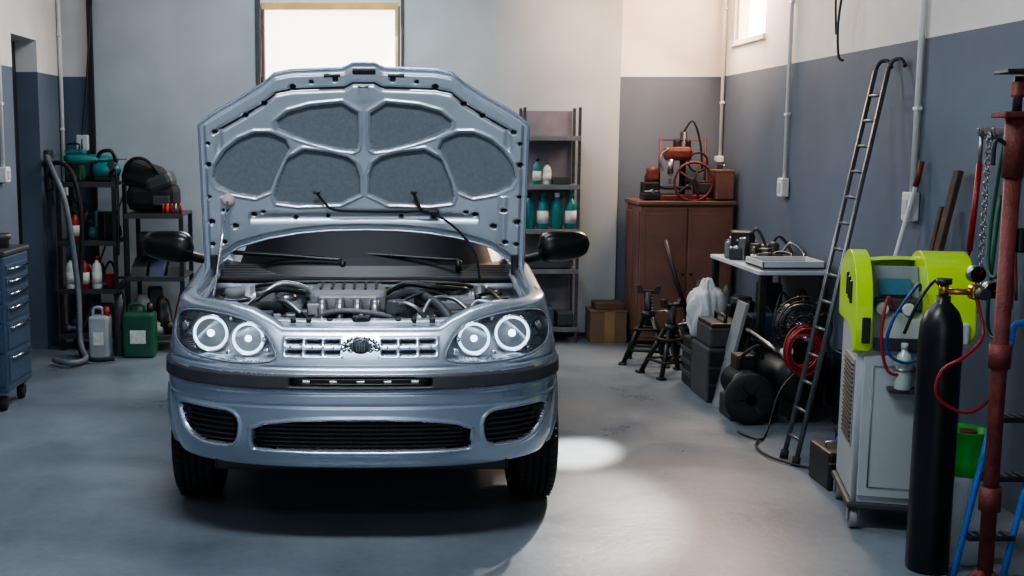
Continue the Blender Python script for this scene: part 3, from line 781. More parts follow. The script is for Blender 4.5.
b = B('fire_extinguisher'); b.lathe((-1.88, 8.06, 0), [(.04, 0), (.045, .01), (.045, .34), (.035, .39), (.018, .41), (.018, .44)], dgrey, 20); b.tube([(-1.88, 8.06, .44), (-1.85, 8.02, .46), (-1.83, 8.0, .40), (-1.86, 8.0, .2)], .009, rubber, 8); b.box((-1.88, 8.04, .455), (.03, .08, .02), blackpl, bev=.004); b.done()
b = B('extraction_hose')
b.tube([(-2.42, 8.42, 1.36), (-2.40, 8.2, 1.40), (-2.32, 8.08, 1.30), (-2.22, 8.02, 1.05), (-2.16, 8.02, .5), (-2.12, 7.9, .12), (-2.05, 7.75, .035), (-2.12, 7.6, .035), (-2.25, 7.7, .035)], .020, greyhose, 12)
b.tube([(-2.43, 8.40, 1.25), (-2.34, 8.18, 1.36), (-2.20, 8.10, 1.30), (-2.14, 8.10, 1.0), (-2.16, 8.12, .6), (-2.16, 8.0, .1), (-2.02, 7.76, .03), (-1.86, 7.78, .03)], .016, rubber, 10)
b.box((-2.445, 8.42, 1.3), (.04, .10, .3), dgrey, bev=.01)
b.done()
b = B('wall_cable'); b.tube([(-2.2, 8.83, 2.6), (-2.26, 8.82, 1.9), (-2.3, 8.8, 1.5), (-2.28, 8.78, 1.28)], .008, blackpl, 6); b.box((-2.3, 8.82, 1.5), (.09, .05, .12), pale, bev=.01); b.done()

# ------------------------------------------------------------------ back shelf
rack('storage_shelf', 1.02, 1.45, 8.56, 8.84, 1.76, [.12, .56, .86, 1.19, 1.55], M('rack_grey', (66, 68, 76), .5, .3), M('shelf_grey', (108, 112, 118), .5, .3), r=.011)
b = B('shelf_back_board'); b.bx(1.045, 1.425, 8.842, 8.852, .1, 1.74, M('board_mauve', (108, 106, 116), .7), .002); b.done()
b = B('coolant_bottle')
for i in range(4): bottle(b, 1.08 + i * .105, 8.64, .86, .27, .045, teal, (blackpl, teal, white, teal)[i], (None, label, None, label)[i])
for i in range(2): bottle(b, 1.14 + i * .075, 8.66, 1.19, (.20, .17)[i], .032, (teal, white)[i], (blackpl, green)[i], label)
b.done()
b = B('parts_tray'); b.box((1.32, 8.66, 1.22), (.13, .14, .06), dgrey, bev=.01); b.box((1.24, 8.66, .60), (.32, .2, .07), dgrey, bev=.01); b.box((1.17, 8.66, .20), (.2, .2, .14), bluegrey, bev=.01); b.box((1.36, 8.66, .18), (.12, .2, .1), dgrey, bev=.01); b.done()
b = B('cardboard_box')
b.bx(1.55, 1.82, 8.55, 8.80, 0, .24, cardb, .003); b.bx(1.545, 1.68, 8.545, 8.80, .24, .246, cardb, .001); b.bx(1.695, 1.825, 8.545, 8.80, .24, .246, cardb, .001)
b.bx(1.65, 1.73, 8.547, 8.552, .0, .24, M('parcel_tape', (140, 112, 82), .3), .0); b.bx(1.59, 1.80, 8.58, 8.78, .248, .30, M('dark_cardboard', (92, 68, 52), .8), .003)
b.done()

# ------------------------------------------------------------------ brown cabinet and machines
b = B('metal_cabinet')
b.bx(1.86, 2.54, 8.36, 8.84, .05, 1.05, brown, .008); b.bx(1.84, 2.55, 8.34, 8.85, 1.05, 1.08, brown, .006)
b.bx(1.88, 2.52, 8.40, 8.80, 0, .06, blackpl, 0)
for (a, c_) in ((1.875, 2.195), (2.205, 2.525)):
    b.bx(a, c_, 8.345, 8.36, .08, 1.03, brown, .005)
    b.bx(a + .03, c_ - .03, 8.340, 8.346, .12, .99, brown, .004)
for x in (2.17, 2.23): b.cyl((x, 8.345, .55), (x, 8.32, .55), .010, dsteel, 10)
for (a, c_) in ((8.38, 8.59), (8.61, 8.82)): b.bx(1.85, 1.86, a, c_, .1, 1.0, brown, .004)
b.done()
b = B('bench_drill_press')
b.box((2.18, 8.56, 1.10), (.34, .30, .045), rust, bev=.01); b.cyl((2.22, 8.62, 1.12), (2.22, 8.62, 1.58), .024, dsteel, 16)
b.box((2.16, 8.54, 1.42), (.20, .12, .10), rust, bev=.03); b.box((2.22, 8.66, 1.45), (.12, .10, .16), dsteel, bev=.02)
b.cyl((2.10, 8.5, 1.38), (2.10, 8.5, 1.27), .022, steel, 14); b.cyl((2.10, 8.5, 1.27), (2.10, 8.5, 1.20), .008, steel, 8)
b.box((2.14, 8.52, 1.17), (.2, .18, .02), dsteel)
b.ring((2.24, 8.38, 1.22), .14, .010, rust, 'Y', 32)
for k in range(5): a = 2 * math.pi * k / 5; b.cyl((2.24, 8.38, 1.22), (2.24 + .14 * math.cos(a), 8.38, 1.22 + .14 * math.sin(a)), .008, rust, 8)
b.cyl((2.24, 8.36, 1.22), (2.24, 8.60, 1.22), .022, dsteel, 12)
b.tube([(2.06, 8.42, 1.46), (2.0, 8.4, 1.40), (2.02, 8.4, 1.3)], .007, steel, 6)
b.tube([(2.22, 8.62, 1.58), (2.28, 8.6, 1.66), (2.34, 8.6, 1.5), (2.36, 8.6, 1.3)], .008, blackpl, 6)
b.tube([(2.04, 8.6, 1.10), (2.04, 8.6, 1.52), (2.38, 8.6, 1.52), (2.38, 8.6, 1.08)], .010, rust, 6, smooth=False)
b.ring((2.30, 8.5, 1.36), .07, .008, dsteel, 'Y', 24); b.box((2.34, 8.5, 1.17), (.12, .14, .10), dgrey, bev=.02)
b.done()
b = B('bench_vice'); b.box((1.95, 8.5, 1.11), (.12, .14, .05), dsteel, bev=.01); b.box((1.95, 8.46, 1.17), (.11, .05, .09), dsteel, bev=.01); b.box((1.95, 8.55, 1.17), (.11, .05, .09), dsteel, bev=.01); b.cyl((1.95, 8.38, 1.15), (1.95, 8.6, 1.15), .013, steel, 10); b.cyl((1.89, 8.39, 1.15), (2.01, 8.39, 1.15), .006, steel, 8)
b.lathe((1.97, 8.53, 1.21), [(0, 0), (.05, 0), (.055, .04), (.04, .08), (.045, .10), (0, .12)], rust, 18); b.done()
b = B('ammo_toolbox'); b.box((2.47, 8.5, 1.19), (.13, .26, .20), brown, bev=.01); b.box((2.47, 8.5, 1.295), (.135, .265, .02), brown, bev=.004); b.tube([(2.47, 8.42, 1.3), (2.47, 8.42, 1.34), (2.47, 8.58, 1.34), (2.47, 8.58, 1.3)], .006, steel, 6, smooth=False); b.done()

# ------------------------------------------------------------------ right row
def axle_stand(x, y, h, s=1.0):
    b = B('axle_stand')
    for (a, c_) in ((-1, -1), (1, -1), (1, 1), (-1, 1)):
        b.tube([(a * .03, c_ * .03, h * .62), (a * .14 * s, c_ * .12 * s, .012)], .016, blackpl, 6, smooth=False)
        b.box((a * .145 * s, c_ * .125 * s, .008), (.05, .05, .016), blackpl)
    for z, q in ((.10, .115), (.24, .08)):
        b.tube([(-q, -q * .87, z), (q, -q * .87, z), (q, q * .87, z), (-q, q * .87, z)], .010, blackpl, 6, closed=True, smooth=False)
    b.cyl((0, 0, h * .5), (0, 0, h * .95), .028, dsteel, 14)
    b.cyl((0, 0, h * .6), (0, 0, h * .7), .045, blackpl, 14)
    for k in range(7): b.box((.028, 0, h * .7 + k * .022), (.012, .03, .012), steel, bev=.002)
    b.prism([(-.07, 0), (.07, 0), (.08, .05), (.055, .055), (.04, .02), (-.04, .02), (-.055, .055), (-.08, .05)], (0, .02, h * .93), (1, 0, 0), (0, 0, 1), .04, dsteel)
    b.tube([(.04, 0, h * .68), (.12, -.05, h * .72), (.16, -.05, h * .66)], .008, steel, 6)
    return b.done(loc=(x, y, 0), rz=random.uniform(-.4, .4))
axle_stand(1.80, 7.78, .52); axle_stand(1.86, 7.38, .48)
b = B('trolley_jack')
b.box((2.18, 7.80, .16), (.28, .5, .12), dsteel, bev=.02); b.tube([(2.15, 7.95, .2), (2.05, 8.05, .55), (1.98, 8.1, .82)], .016, blackpl, 8, smooth=False)
b.prism([(0, 0), (.3, .05), (.3, .1), (0, .12)], (2.16, 7.6, .18), (0, 1, 0), (0, 0, 1), .08, rust, .004)
for x in (2.05, 2.33):
    for y in (7.62, 8.0): b.lathe((x - .02, y, .05), [(0, 0), (.05, 0), (.05, .04), (0, .04)], dsteel, 18, 'X')
b.done()
b = B('transmission_housing')
b.lathe((2.18, 7.80, .23), [(.13, 0), (.14, .04), (.10, .12), (.11, .18), (.07, .26), (.05, .34), (0, .34)], dsteel, 24)
for k in range(8): a = k * math.pi / 4; b.cyl((2.18 + .125 * math.cos(a), 7.80 + .125 * math.sin(a), .27), (2.18 + .125 * math.cos(a), 7.80 + .125 * math.sin(a), .30), .012, steel, 8)
b.done()

b = B('work_table')
tx0, tx1, ty0, ty1, tz = 2.13, 2.54, 6.50, 7.5, .78
b.bx(tx0, tx1, ty0, ty1, tz - .025, tz, pale, .005); b.bx(tx0 + .02, tx1 - .02, ty0 + .02, ty1 - .02, .30, .325, dsteel, .004)
for x in (tx0 + .03, tx1 - .03):
    for y in (ty0 + .03, ty1 - .03): b.bx(x - .02, x + .02, y - .02, y + .02, 0, tz - .03, dsteel, .003)
b.done()
clutter('engine_parts_pile', 2.19, 2.46, 6.94, 7.42, .78, 26, [dsteel, dgrey, steel, greyp, blackpl, dsteel], .06, .15, hmax=.20)
clutter('spare_parts_pile', 2.20, 2.45, 6.62, 7.40, .325, 30, [dsteel, dgrey, blackpl, blackpl, rust, bluegrey], .08, .16, .36)
clutter('scrap_parts_pile', 2.24, 2.44, 6.62, 7.36, .0, 16, [dsteel, dgrey, blackpl], .10, .16, .24)
b = B('parts_washer_tray'); b.bx(2.16, 2.52, 6.54, 6.86, .785, .80, pale, .003)
for q in ((2.16, 2.52, 6.54, 6.55), (2.16, 2.52, 6.85, 6.86), (2.16, 2.17, 6.54, 6.86), (2.51, 2.52, 6.54, 6.86)): b.bx(*q, .785, .83, pale, .002)
b.done()
b = B('toolbox')
b.box((1.99, 6.74, .38), (.20, .30, .12), dgrey, bev=.012); b.box((1.99, 6.74, .45), (.19, .29, .025), blackpl, bev=.01); b.tube([(1.99, 6.64, .46), (1.99, 6.64, .50), (1.99, 6.84, .50), (1.99, 6.84, .46)], .01, blackpl, 8, smooth=False)
b.box((1.99, 6.74, .16), (.24, .36, .32), dgrey, bev=.012)
for z in (.06, .16, .26): b.bx(1.88, 2.10, 6.553, 6.563, z - .042, z + .042, blackpl, .004); b.box((1.99, 6.548, z), (.1, .012, .012), dsteel, bev=.003)
b.done()
b = B('sheet_panel'); b.box((1.98, 6.50, .30), (.02, .16, .62), greyp, ry=.22, bev=.003); b.box((2.02, 6.48, .26), (.02, .12, .54), dsteel, ry=.26, bev=.003); b.done()
def sack(nm, cx, cy, z0, R0, H0, ph_=0):
    b = B(nm); mi = b.mi(M('sack_film', (176, 182, 188), .4, 0, .08, 10, bump=.3)); rg = []
    for i in range(21):
        u = i / 20; rr = R0 * (math.sin(math.pi * min(1, u * .80 + .14)) ** .55) * (1 if u < .82 else .6)
        rg.append([b.v((cx + (rr * (1 + .13 * math.sin(5 * a + 7 * u + ph_) + .08 * math.sin(9 * a - 9 * u) + .04 * math.sin(17 * a + 12 * u))) * math.cos(a) * .9, cy + rr * (1 + .12 * math.sin(4 * a + 6 * u) + .05 * math.sin(13 * a)) * math.sin(a), z0 + H0 * u * (1 + .03 * math.sin(6 * a)))) for a in [2 * math.pi * k / 56 for k in range(56)]])
    for i in range(20):
        for k in range(56): b.f([rg[i][k], rg[i][(k + 1) % 56], rg[i + 1][(k + 1) % 56], rg[i + 1][k]], mi, True)
    b.f(rg[0], mi); b.f(rg[-1], mi); b.done()
sack('plastic_sack', 1.99, 7.05, .305, .125, .36)
b = B('storage_crate')
b.bx(1.88, 2.11, 6.94, 7.17, .0, .30, blackpl, .01)
for z in (.07, .14, .21): b.bx(1.872, 2.118, 6.932, 7.178, z, z + .03, dgrey, .004)
b.done()

b = B('air_compressor')
b.lathe((2.22, 5.98, .25), [(0, 0), (.07, .01), (.12, .04), (.135, .08), (.135, .44), (.12, .48), (.07, .51), (0, .52)], blackpl, 32, 'Y')
for y in (6.08, 6.38): b.bx(2.12, 2.32, y - .02, y + .02, .04, .16, dsteel)
for x in (2.06, 2.345): b.lathe((x, 6.40, .085), [(.03, 0), (.085, 0), (.09, .012), (.085, .035), (.03, .035)], rubber, 28, 'X')
b.box((2.22, 6.12, .055), (.04, .06, .11), rubber)
b.bx(2.10, 2.36, 6.04, 6.44, .385, .40, dsteel, .003)
b.lathe((2.26, 6.22, .50), [(0, 0), (.08, 0), (.085, .02), (.085, .16), (.07, .19), (0, .2)], dgrey, 24, 'Y')
b.box((2.22, 6.12, .47), (.13, .12, .14), dsteel, bev=.015); b.box((2.22, 6.12, .59), (.10, .12, .10), steel, bev=.01)
for k in range(6): b.box((2.22, 6.12, .545 + k * .017), (.14, .15, .006), steel, bev=.001)
for R_ in (.05, .09, .13, .155): b.ring((2.20, 5.98, .55), R_, .005, blackpl, 'Y', 30)
for k in range(12): a = k * math.pi / 6; b.cyl((2.20, 5.98, .55), (2.20 + .155 * math.cos(a), 5.985, .55 + .155 * math.sin(a)), .0035, blackpl, 6)
b.ring((2.20, 6.0, .55), .10, .016, dsteel, 'Y', 30); b.cyl((2.20, 5.97, .55), (2.20, 6.1, .55), .02, steel, 12)
b.cyl((2.12, 6.0, .40), (2.12, 5.96, .42), .03, white, 16); b.tube([(2.10, 6.02, .38), (2.04, 5.98, .44), (2.04, 6.4, .46), (2.10, 6.44, .38)], .01, steel, 8)
b.done()
b = B('coiled_air_hose')
P = []
for k in range(150):
    a = k * .42; rr = .085 + .018 * math.sin(k * .13)
    P.append((2.16 + rr * math.cos(a) * .95, 5.82 + .0005 * k + .015 * math.sin(a * 1.3), .44 + rr * math.sin(a) * 1.25))
b.tube(P, .005, redhose, 6, n=2)
b.tube([P[-1], (2.07, 5.88, .24), (1.98, 5.82, .02), (1.9, 5.7, .012), (1.84, 5.86, .012)], .006, blackpl, 6)
b.cyl((2.16, 5.80, .51), (2.16, 5.99, .51), .012, steel, 8)
b.done()
b = B('trolley_wheel_motor')
b.lathe((1.96, 6.05, .14), [(.03, -.03), (.10, -.03), (.135, -.022), (.14, 0), (.135, .022), (.10, .03), (.03, .03)], rubber, 36, 'Y')
b.lathe((1.96, 6.03, .14), [(0, -.01), (.03, -.01), (.04, 0), (.09, .005), (.10, -.004)], dsteel, 30, 'Y')
b.lathe((1.96, 6.10, .20), [(0, 0), (.08, 0), (.085, .02), (.085, .20), (.06, .24), (0, .24)], dgrey, 24, 'Y')
for k in range(10): b.ring((1.96, 6.13 + k * .018, .20), .087, .004, dsteel, 'Y', 24)
b.bx(1.88, 2.04, 6.12, 6.34, 0, .12, dsteel, .01); b.box((1.96, 6.2, .32), (.10, .12, .08), blackpl, bev=.01)
b.tube([(1.92, 6.10, .30), (1.90, 6.02, .38), (1.98, 6.0, .44), (2.02, 6.06, .36)], .010, rubber, 8)
b.done()
b = B('storage_crate'); b.bx(2.42, 2.56, 5.80, 6.1, 0, .4, dgrey, .01); b.bx(2.415, 2.565, 5.79, 6.11, .36, .40, bluegrey, .006); b.done()
b = B('battery_charger')
b.box((2.28, 5.36, .27), (.13, .20, .34), pale, bev=.015); b.box((2.28, 5.257, .34), (.10, .008, .13), label, bev=.003); b.box((2.28, 5.257, .20), (.10, .01, .10), blue, bev=.003)
b.tube([(2.23, 5.44, .40), (2.23, 5.46, .48), (2.33, 5.46, .48), (2.33, 5.44, .40)], .010, dgrey, 8, smooth=False)
for x in (2.21, 2.35): b.lathe((x - .015, 5.42, .05), [(0, 0), (.05, 0), (.05, .03), (0, .03)], rubber, 20, 'X')
b.box((2.28, 5.29, .05), (.10, .03, .10), dgrey, bev=.005); b.cyl((2.25, 5.25, .20), (2.25, 5.235, .20), .016, blackpl, 12)
b.tube([(2.24, 5.27, .14), (2.16, 5.20, .05), (2.0, 5.18, .012), (1.86, 5.35, .012), (1.84, 5.55, .012), (1.90, 5.7, .012)], .006, blackpl, 6)
b.done()
b = B('fluid_jug'); jerry(b, 2.13, 5.14, 0, .09, .13, .2, blue, white); b.done()
b = B('metal_case')
b.box((1.99, 4.98, .085), (.12, .24, .17), blackpl, bev=.012); b.bx(1.93, 2.05, 4.855, 4.865, .12, .128, steel, .001); b.box((1.99, 4.856, .10), (.03, .012, .03), steel, bev=.003); b.tube([(1.96, 4.98, .165), (1.96, 4.98, .19), (2.02, 4.98, .19), (2.02, 4.98, .165)], .006, steel, 6, smooth=False)
b.done()

b = B('ladder')
lad = M('ladder_metal', (104, 108, 112), .4, .8, .15, 12)
a0, a1 = Vector((1.93, 5.26, .0)), Vector((2.50, 5.80, 1.87)); off = Vector((-.01, .13, 0))
for o in (Vector((0, 0, 0)), off):
    b.tube([a0 + o, a1 + o], .012, lad, 8, smooth=False)
    b.tube([a1 + o, a1 + o + Vector((.02, 0, .04)), a1 + o + Vector((.045, -.03, .045)), a1 + o + Vector((.05, -.07, .01))], .010, dsteel, 8)
    b.cyl(a0 + o, a0 + o + Vector((.01, .01, .04)), .020, rubber, 10)
for k in range(14):
    q = a0.lerp(a1, .06 + k * .067); b.tube([q, q + off], .009, lad, 8, smooth=False)
b.done()
b = B('broom')
b.cyl((2.32, 5.66, .06), (2.53, 5.50, 1.30), .011, pale, 10); b.cyl((2.53, 5.50, 1.30), (2.548, 5.487, 1.42), .013, rust, 12)
b.box((2.32, 5.66, .06), (.05, .16, .04), wood, bev=.008)
for k in range(8): b.box((2.32, 5.59 + k * .02, .022), (.04, .012, .04), dgrey, bev=.002)
b.done()
b = B('timber_plank'); b.xf = Matrix.Translation((2.40, 5.10, .70)) @ Matrix.Rotation(.19, 4, 'Y'); b.box((0, 0, 0), (.025, .05, 1.40), wood, bev=.004); b.xf = Matrix.Translation((2.42, 5.18, .62)) @ Matrix.Rotation(.16, 4, 'Y'); b.box((.0, 0.02, 0), (.02, .03, 1.22), wood, bev=.004); b.done()
b = B('hanging_cable'); b.tube([(2.55, 6.42, 2.55), (2.50, 6.42, 2.35), (2.47, 6.40, 2.15), (2.48, 6.40, 1.98), (2.50, 6.38, 1.95)], .007, blackpl, 8); b.tube([(2.55, 6.25, 2.7), (2.5, 6.25, 2.42), (2.46, 6.35, 2.36), (2.47, 6.45, 2.3), (2.5, 6.5, 2.1)], .006, blackpl, 8); b.box((2.555, 6.35, 2.6), (.03, .2, .06), dsteel); b.done()

# ------------------------------------------------------------------ A/C service station
b = B('ac_service_machine')
W2, D2 = .205, .22
poly = [(-D2, .11), (D2, .11), (D2, .86), (-D2 + .10, .86), (-D2, .76)]
b.prism([(p_[0], p_[1]) for p_ in poly], (-.185, 0, 0), (0, 1, 0), (0, 0, 1), .37, M('machine_grey', (150, 156, 160), .4, 0, .05, 4), .02)
b.box((0, -D2 - .006, .42), (.33, .014, .56), M('machine_front', (158, 164, 168), .4, 0, .05, 4), bev=.006)
b.box((0, -D2 - .014, .745), (.27, .01, .05), dgrey, bev=.004)
b.tube([(-.13, -.236, .18), (-.13, -.236, .66), (.13, -.236, .66), (.13, -.236, .18)], .003, greyp, 6, closed=True, smooth=False)
for k in range(18): b.box((-.190, -.05, .34 + k * .018), (.010, .22, .008), blackpl, bev=.001)
b.bx(-.190, -.183, -.17, .07, .32, .67, greyp, .001)
b.bx(-.20, .20, -.23, .23, .085, .115, dgrey, .01)
def fin(xo, th, mat, y0=-.25, low=0.0):
    outer = [(y0, .72 - low), (y0 - .01, .80), (y0 + .015, .92), (y0 + .07, 1.02), (y0 + .16, 1.075), (y0 + .27, 1.085), (y0 + .40, 1.04), (y0 + .47, .98)]
    inner = [(y0 + .47, .80), (y0 + .30, .80), (y0 + .19, .80), (y0 + .11, .78 - low), (y0 + .07, .74 - low), (y0 + .05, .70 - low)]
    pl = [(v_.x, v_.y) for v_ in catmull([(a, c_, 0) for a, c_ in outer], 4)] + [(v_.x, v_.y) for v_ in catmull([(a, c_, 0) for a, c_ in inner], 4)]
    b.prism(pl, (xo, 0, 0), (0, 1, 0), (0, 0, 1), th, mat, .012)
fin(-.205, .06, lime); fin(.05, .165, lime, low=-.05)
for k in range(3): b.box((-.207, -.12 + k * .05, .93 + .012 * k), (.012, .022, .09), blackpl, bev=.004)
b.box((.15, -.262, .80), (.08, .02, .08), pale, bev=.01)
b.box((-.168, -.262, .80), (.03, .012, .10), blackpl, bev=.004)
mi = b.mi(lime); P = [Vector((0, y_, z_)) for y_, z_ in ((.05, 1.035), (.09, 1.045), (.16, 1.02), (.22, .97))]
P = catmull(P, 5); A = [[b.v((x_, q.y, q.z + .01 * (1 - (x_ / .13) ** 2))) for x_ in np.linspace(-.15, .06, 9)] for q in P]
for i in range(len(A) - 1):
    for j in range(8): b.f([A[i][j], A[i][j + 1], A[i + 1][j + 1], A[i + 1][j]], mi, True)
b.box((-.045, -.08, .91), (.19, .02, .26), M('control_panel', (120, 126, 132), .3), rx=-.5, bev=.006); b.box((-.045, -.092, .95), (.12, .012, .07), M('lcd', (70, 110, 130), .15), rx=-.5, bev=.003)
for x_ in (-.095, .0): b.lathe((x_, -.145, .87), [(.022, -.012), (.024, 0), (.024, .02)], white, 20, 'Y'); b.lathe((x_, -.156, .87), [(0, 0), (.020, 0)], label, 20, 'Y')
b.box((0, .02, .885), (.24, .32, .05), dgrey, bev=.01)
bottle(b, -.03, -.27, .58, .18, .032, M('clear_fluid', (165, 182, 175), .2), pale, None)
b.box((-.03, -.25, .575), (.10, .08, .018), dgrey, bev=.004); b.ring((-.03, -.27, .66), .036, .004, steel, 'Z')
for (x_, y_) in ((-.17, -.19), (.17, -.19), (-.17, .19), (.17, .19)):
    b.lathe((x_ - .014, y_, .04), [(0, 0), (.012, 0), (.038, 0), (.04, .006), (.04, .022), (.038, .028), (0, .028)], greyp, 22, 'X')
    for s_ in (-.02, .02): b.box((x_ + s_, y_, .06), (.005, .04, .06), steel, bev=.002)
    b.cyl((x_, y_, .08), (x_, y_, .095), .022, steel, 12)
b.tube([(-.05, -.16, .87), (-.10, -.28, .93), (-.12, -.30, .80), (-.10, -.29, .68), (-.06, -.29, .64), (.04, -.28, .68), (.08, -.27, .78)], .006, redhose, 8)
b.tube([(.03, -.18, .95), (.0, -.28, .98), (-.08, -.31, .86), (-.10, -.31, .74), (-.03, -.31, .69), (.08, -.29, .74)], .006, bluehose, 8)
b.tube([(.09, -.26, .95), (.06, -.28, 1.0), (.0, -.31, .92), (-.04, -.30, .80)], .006, blackpl, 8)
b.done(loc=(2.06, 4.54, 0), rz=math.radians(-14))

gx, gy = 1.935, 3.95
b = B('gas_cylinder')
b.lathe((gx, gy, 0), [(.068, 0), (.071, .012), (.071, .84), (.067, .89), (.054, .93), (.034, .955), (.024, .965), (.024, .985)], M('cylinder_black', (20, 23, 28), .35, .2, .2, 10), 40)
b.cyl((gx, gy, .985), (gx, gy, 1.03), .016, brass, 14); b.cyl((gx, gy, 1.025), (gx, gy, 1.045), .026, blackpl, 16)
b.cyl((gx, gy, 1.0), (gx + .11, gy - .02, 1.0), .011, brass, 12); b.box((gx + .10, gy - .02, 1.0), (.04, .04, .05), brass, bev=.008)
for (dx, dz) in ((.09, .065), (.145, .01)):
    c = Vector((gx + dx, gy - .04, 1.0 + dz)); b.lathe(c, [(.028, -.012), (.030, 0), (.030, .018), (0, .018)], steel, 22, 'Y'); b.lathe(c + Vector((0, -.013, 0)), [(0, 0), (.026, 0)], white, 20, 'Y'); b.box(c + Vector((.005, -.016, .004)), (.003, .002, .024), red, ry=.6, bev=0)
b.cyl((gx + .10, gy - .05, 1.0), (gx + .10, gy - .09, 1.0), .02, dgrey, 14)
b.tube([(gx + .10, gy - .03, .98), (gx + .11, gy - .07, .86), (gx + .02, gy - .14, .80), (gx - .05, gy - .13, .75), (gx - .06, gy - .12, .66), (gx + .03, gy - .12, .60), (gx + .12, gy - .10, .63), (gx + .17, gy - .10, .74)], .006, redhose, 8)
b.done()
b = B('refrigerant_tank')
tx_, ty_ = 2.10, 4.04
b.lathe((tx_, ty_, 0), [(.07, 0), (.072, .02), (.084, .05), (.088, .08), (.088, .30), (.082, .345), (.05, .375), (0, .38)], M('tank_white', (190, 196, 200), .35), 32)
b.lathe((tx_, ty_, .33), [(.086, 0), (.078, .05), (.076, .15), (.082, .155), (.080, .16), (.068, .155), (.070, .04)], brightgreen, 32)
b.cyl((tx_, ty_, .37), (tx_, ty_, .47), .014, brass, 12); b.cyl((tx_, ty_, .47), (tx_, ty_, .485), .03, red, 16)
b.done()
b = B('transmission_stand')
qx, qy = 2.01, 3.70
b.cyl((qx, qy, .03), (qx, qy, 1.42), .024, rust, 20); b.cyl((qx, qy, 1.40), (qx, qy, 1.60), .032, rust, 20); b.cyl((qx, qy, 1.60), (qx, qy, 1.72), .014, dsteel, 14)
b.box((qx, qy, 1.60), (.12, .09, .02), rust, bev=.004); b.box((qx, qy, 1.735), (.12, .09, .014), dsteel, bev=.003)
b.box((qx + .01, qy, 1.68), (.05, .05, .05), rust, bev=.008)
b.cyl((qx, qy, .78), (qx, qy, .86), .034, rust, 18); b.cyl((qx, qy, .30), (qx, qy, .38), .034, rust, 18)
b.tube([(qx - .02, qy, 1.50), (qx - .06, qy, 1.52), (qx - .065, qy, 1.44)], .007, dsteel, 8); b.box((qx + .04, qy, 1.2), (.03, .04, .08), dsteel, bev=.006)
for k in range(4):
    a = math.pi / 4 + k * math.pi / 2; b.tube([(qx, qy, .10), (qx + .09 * math.cos(a), qy + .10 * math.sin(a) * .5, .02)], .014, rust, 8, smooth=False)
b.done()
b = B('step_ladder')
r0, r1 = Vector((1.95, 3.80, .0)), Vector((2.20, 3.98, .82)); of = Vector((.16, -.02, 0))
for o in (Vector((0, 0, 0)), of):
    b.tube([r0 + o, r1 + o], .011, blue, 8, smooth=False); b.cyl(r0 + o, r0 + o + Vector((.005, .004, .03)), .018, rubber, 10)
b.tube([r1, r1 + Vector((.02, .01, .06)), r1 + of + Vector((-.02, .01, .06)), r1 + of], .011, blue, 8)
for k in range(3):
    q = r0.lerp(r1, .20 + .24 * k); b.box(q + of / 2, (.16, .06, .018), dsteel, bev=.004)
    for j in range(5): b.box(q + of / 2 + Vector((-.06 + .03 * j, 0, .011)), (.012, .05, .004), steel, bev=.001)
b.done()
b = B('wall_hook_rail'); b.box((XR - .012, 4.72, 1.55), (.024, .5, .05), dsteel, bev=.004)
for y_ in (4.52, 4.64, 4.76, 4.88): b.tube([(XR - .02, y_, 1.55), (XR - .07, y_, 1.54), (XR - .08, y_, 1.57)], .006, steel, 6)
b.tube([(2.50, 4.64, 1.56), (2.47, 4.60, 1.35), (2.47, 4.58, 1.12), (2.48, 4.62, .98), (2.48, 4.70, 1.0), (2.49, 4.71, 1.25), (2.50, 4.66, 1.565), (2.50, 4.60, 1.4), (2.49, 4.54, 1.1), (2.49, 4.55, .8), (2.49, 4.62, .72), (2.49, 4.70, .8), (2.5, 4.68, 1.3)], .008, green, 8)
for k in range(34):
    z_ = 1.54 - k * .022; b.ring((2.49, 4.78, z_), .011, .0032, steel, 'Y' if k % 2 else 'X', 10, 5)
b.cyl((2.52, 4.90, 1.42), (2.50, 4.90, 1.05), .012, red, 14); b.cyl((2.52, 4.90, 1.42), (2.52, 4.90, 1.56), .008, steel, 10); b.tube([(2.50, 4.90, 1.05), (2.47, 4.9, .92), (2.46, 4.88, .8)], .008, blackpl, 8)
b.tube([(2.5, 4.52, 1.56), (2.46, 4.50, 1.3), (2.46, 4.48, 1.0), (2.47, 4.50, .86), (2.48, 4.56, 1.0), (2.5, 4.53, 1.5)], .010, dgrey, 6); b.tube([(2.5, 4.53, 1.56), (2.45, 4.46, 1.2), (2.46, 4.44, .9)], .007, rust, 6)
b.done()

# ------------------------------------------------------------------ lights
fill_tube_m = M('fill_tube_glow', (230, 240, 250), .4, emit=6)  # glow of the unseen tubes added under the ceiling
def fill_fixture(x, y, e, col=(.88, .94, 1.0), sx=1.4, sy=.35):  # unseen ceiling fixtures added as fill, each carrying an area lamp
    b = B('ceiling_fill_lamp'); b.box((x, y, ZC - .03), (sx, .22, .06), white, bev=.01)
    for o in (-.06, .06): b.cyl((x - sx / 2 + .05, y + o, ZC - .075), (x + sx / 2 - .05, y + o, ZC - .075), .014, fill_tube_m, 10)
    b.done()
    l = bpy.data.lights.new('ceiling_fill_light', 'AREA'); l.shape = 'RECTANGLE'; l.size = sx; l.size_y = sy; l.energy = e; l.color = col
    o = bpy.data.objects.new('ceiling_fill_light', l); scene.collection.objects.link(o); o.location = (x, y, ZC - .12)
fill_fixture(-.2, 3.1, 85); fill_fixture(-.2, .4, 24); fill_fixture(-.3, 7.6, 42); fill_fixture(-.2, 5.4, 34)

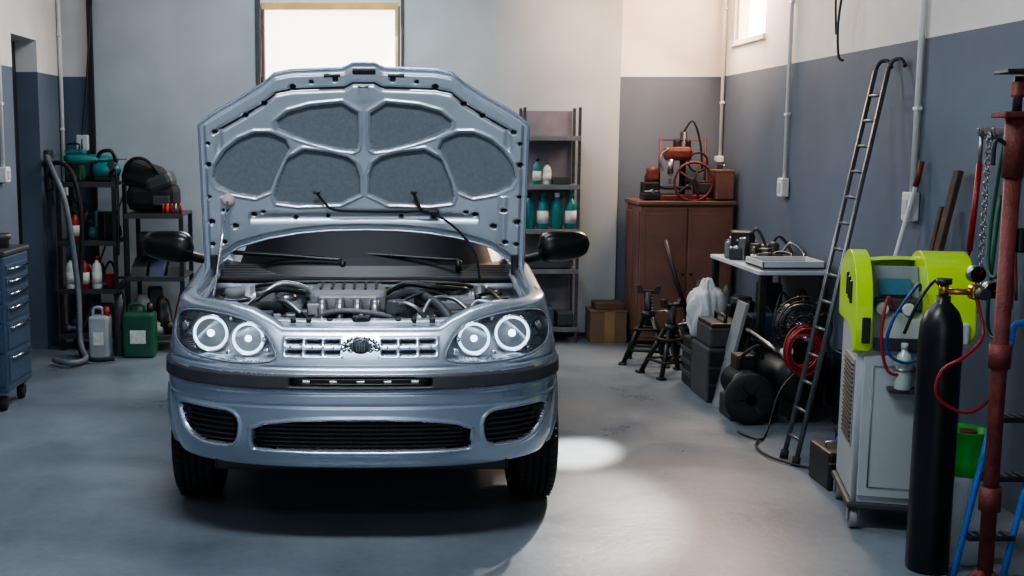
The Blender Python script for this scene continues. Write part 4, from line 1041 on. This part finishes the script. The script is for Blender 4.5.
def area(name, loc, target, sx, sy, e, col):
    l = bpy.data.lights.new(name, 'AREA'); l.shape = 'RECTANGLE'; l.size = sx; l.size_y = sy; l.energy = e; l.color = col
    o = bpy.data.objects.new(name, l); scene.collection.objects.link(o); o.location = loc
    o.rotation_euler = (Vector(target) - Vector(loc)).to_track_quat('-Z', 'Y').to_euler(); return o
area('daylight_front_fill', (-.4, -2.8, 2.0), (-.2, 4, .9), 3.0, 2.0, 48, (.86, .93, 1.0))  # unseen area lamp added behind the camera to fill the open front
area('daylight_side_window', (XR - .02, 8.3, 2.6), (1.2, 6.0, .4), .7, .7, 85, (1.0, .72, .50))
area('daylight_back_window', (-.4, YB - .08, 2.25), (.2, 5.0, .3), 1.0, .5, 45, (1.0, .93, .84))
def spot(name, loc, target, e, col, ang, blend=.6, size=.05):
    l = bpy.data.lights.new(name, 'SPOT'); l.energy = e; l.color = col; l.spot_size = math.radians(ang); l.spot_blend = blend; l.shadow_soft_size = size
    o = bpy.data.objects.new(name, l); scene.collection.objects.link(o); o.location = loc
    o.rotation_euler = (Vector(target) - Vector(loc)).to_track_quat('-Z', 'Y').to_euler(); return o
spot('sunbeam', (2.3, 8.2, 3.0), (.93, 5.5, 0), 6500, (1.0, .94, .86), 6.5, .8)
spot('sunbeam', (2.3, 8.2, 3.0), (.74, 4.55, 0), 1700, (1.0, .94, .86), 13, 1.0)
spot('warm_flare_fill', (1.2, 7.0, 3.35), (2.3, 8.9, 2.6), 620, (1.0, .58, .34), 80, 1.0, .2)  # added spot, no lamp there; stands in for warm flare glow on upper walls

w_ = bpy.data.worlds.new('sky'); scene.world = w_; w_.use_nodes = True
bg = w_.node_tree.nodes['Background']; bg.inputs[0].default_value = (.66, .78, .93, 1); bg.inputs[1].default_value = .26

# ------------------------------------------------------------------ camera
cam = bpy.data.cameras.new('camera'); co = bpy.data.objects.new('camera', cam); scene.collection.objects.link(co)
co.location = (0, 0, 1.52); co.rotation_euler = (math.radians(90 - 7.33), 0, 0)
cam.sensor_width = 36; cam.lens = 1150 / 1024 * 36; cam.shift_x = 127 / 1024
cam.clip_start = .05
scene.camera = co
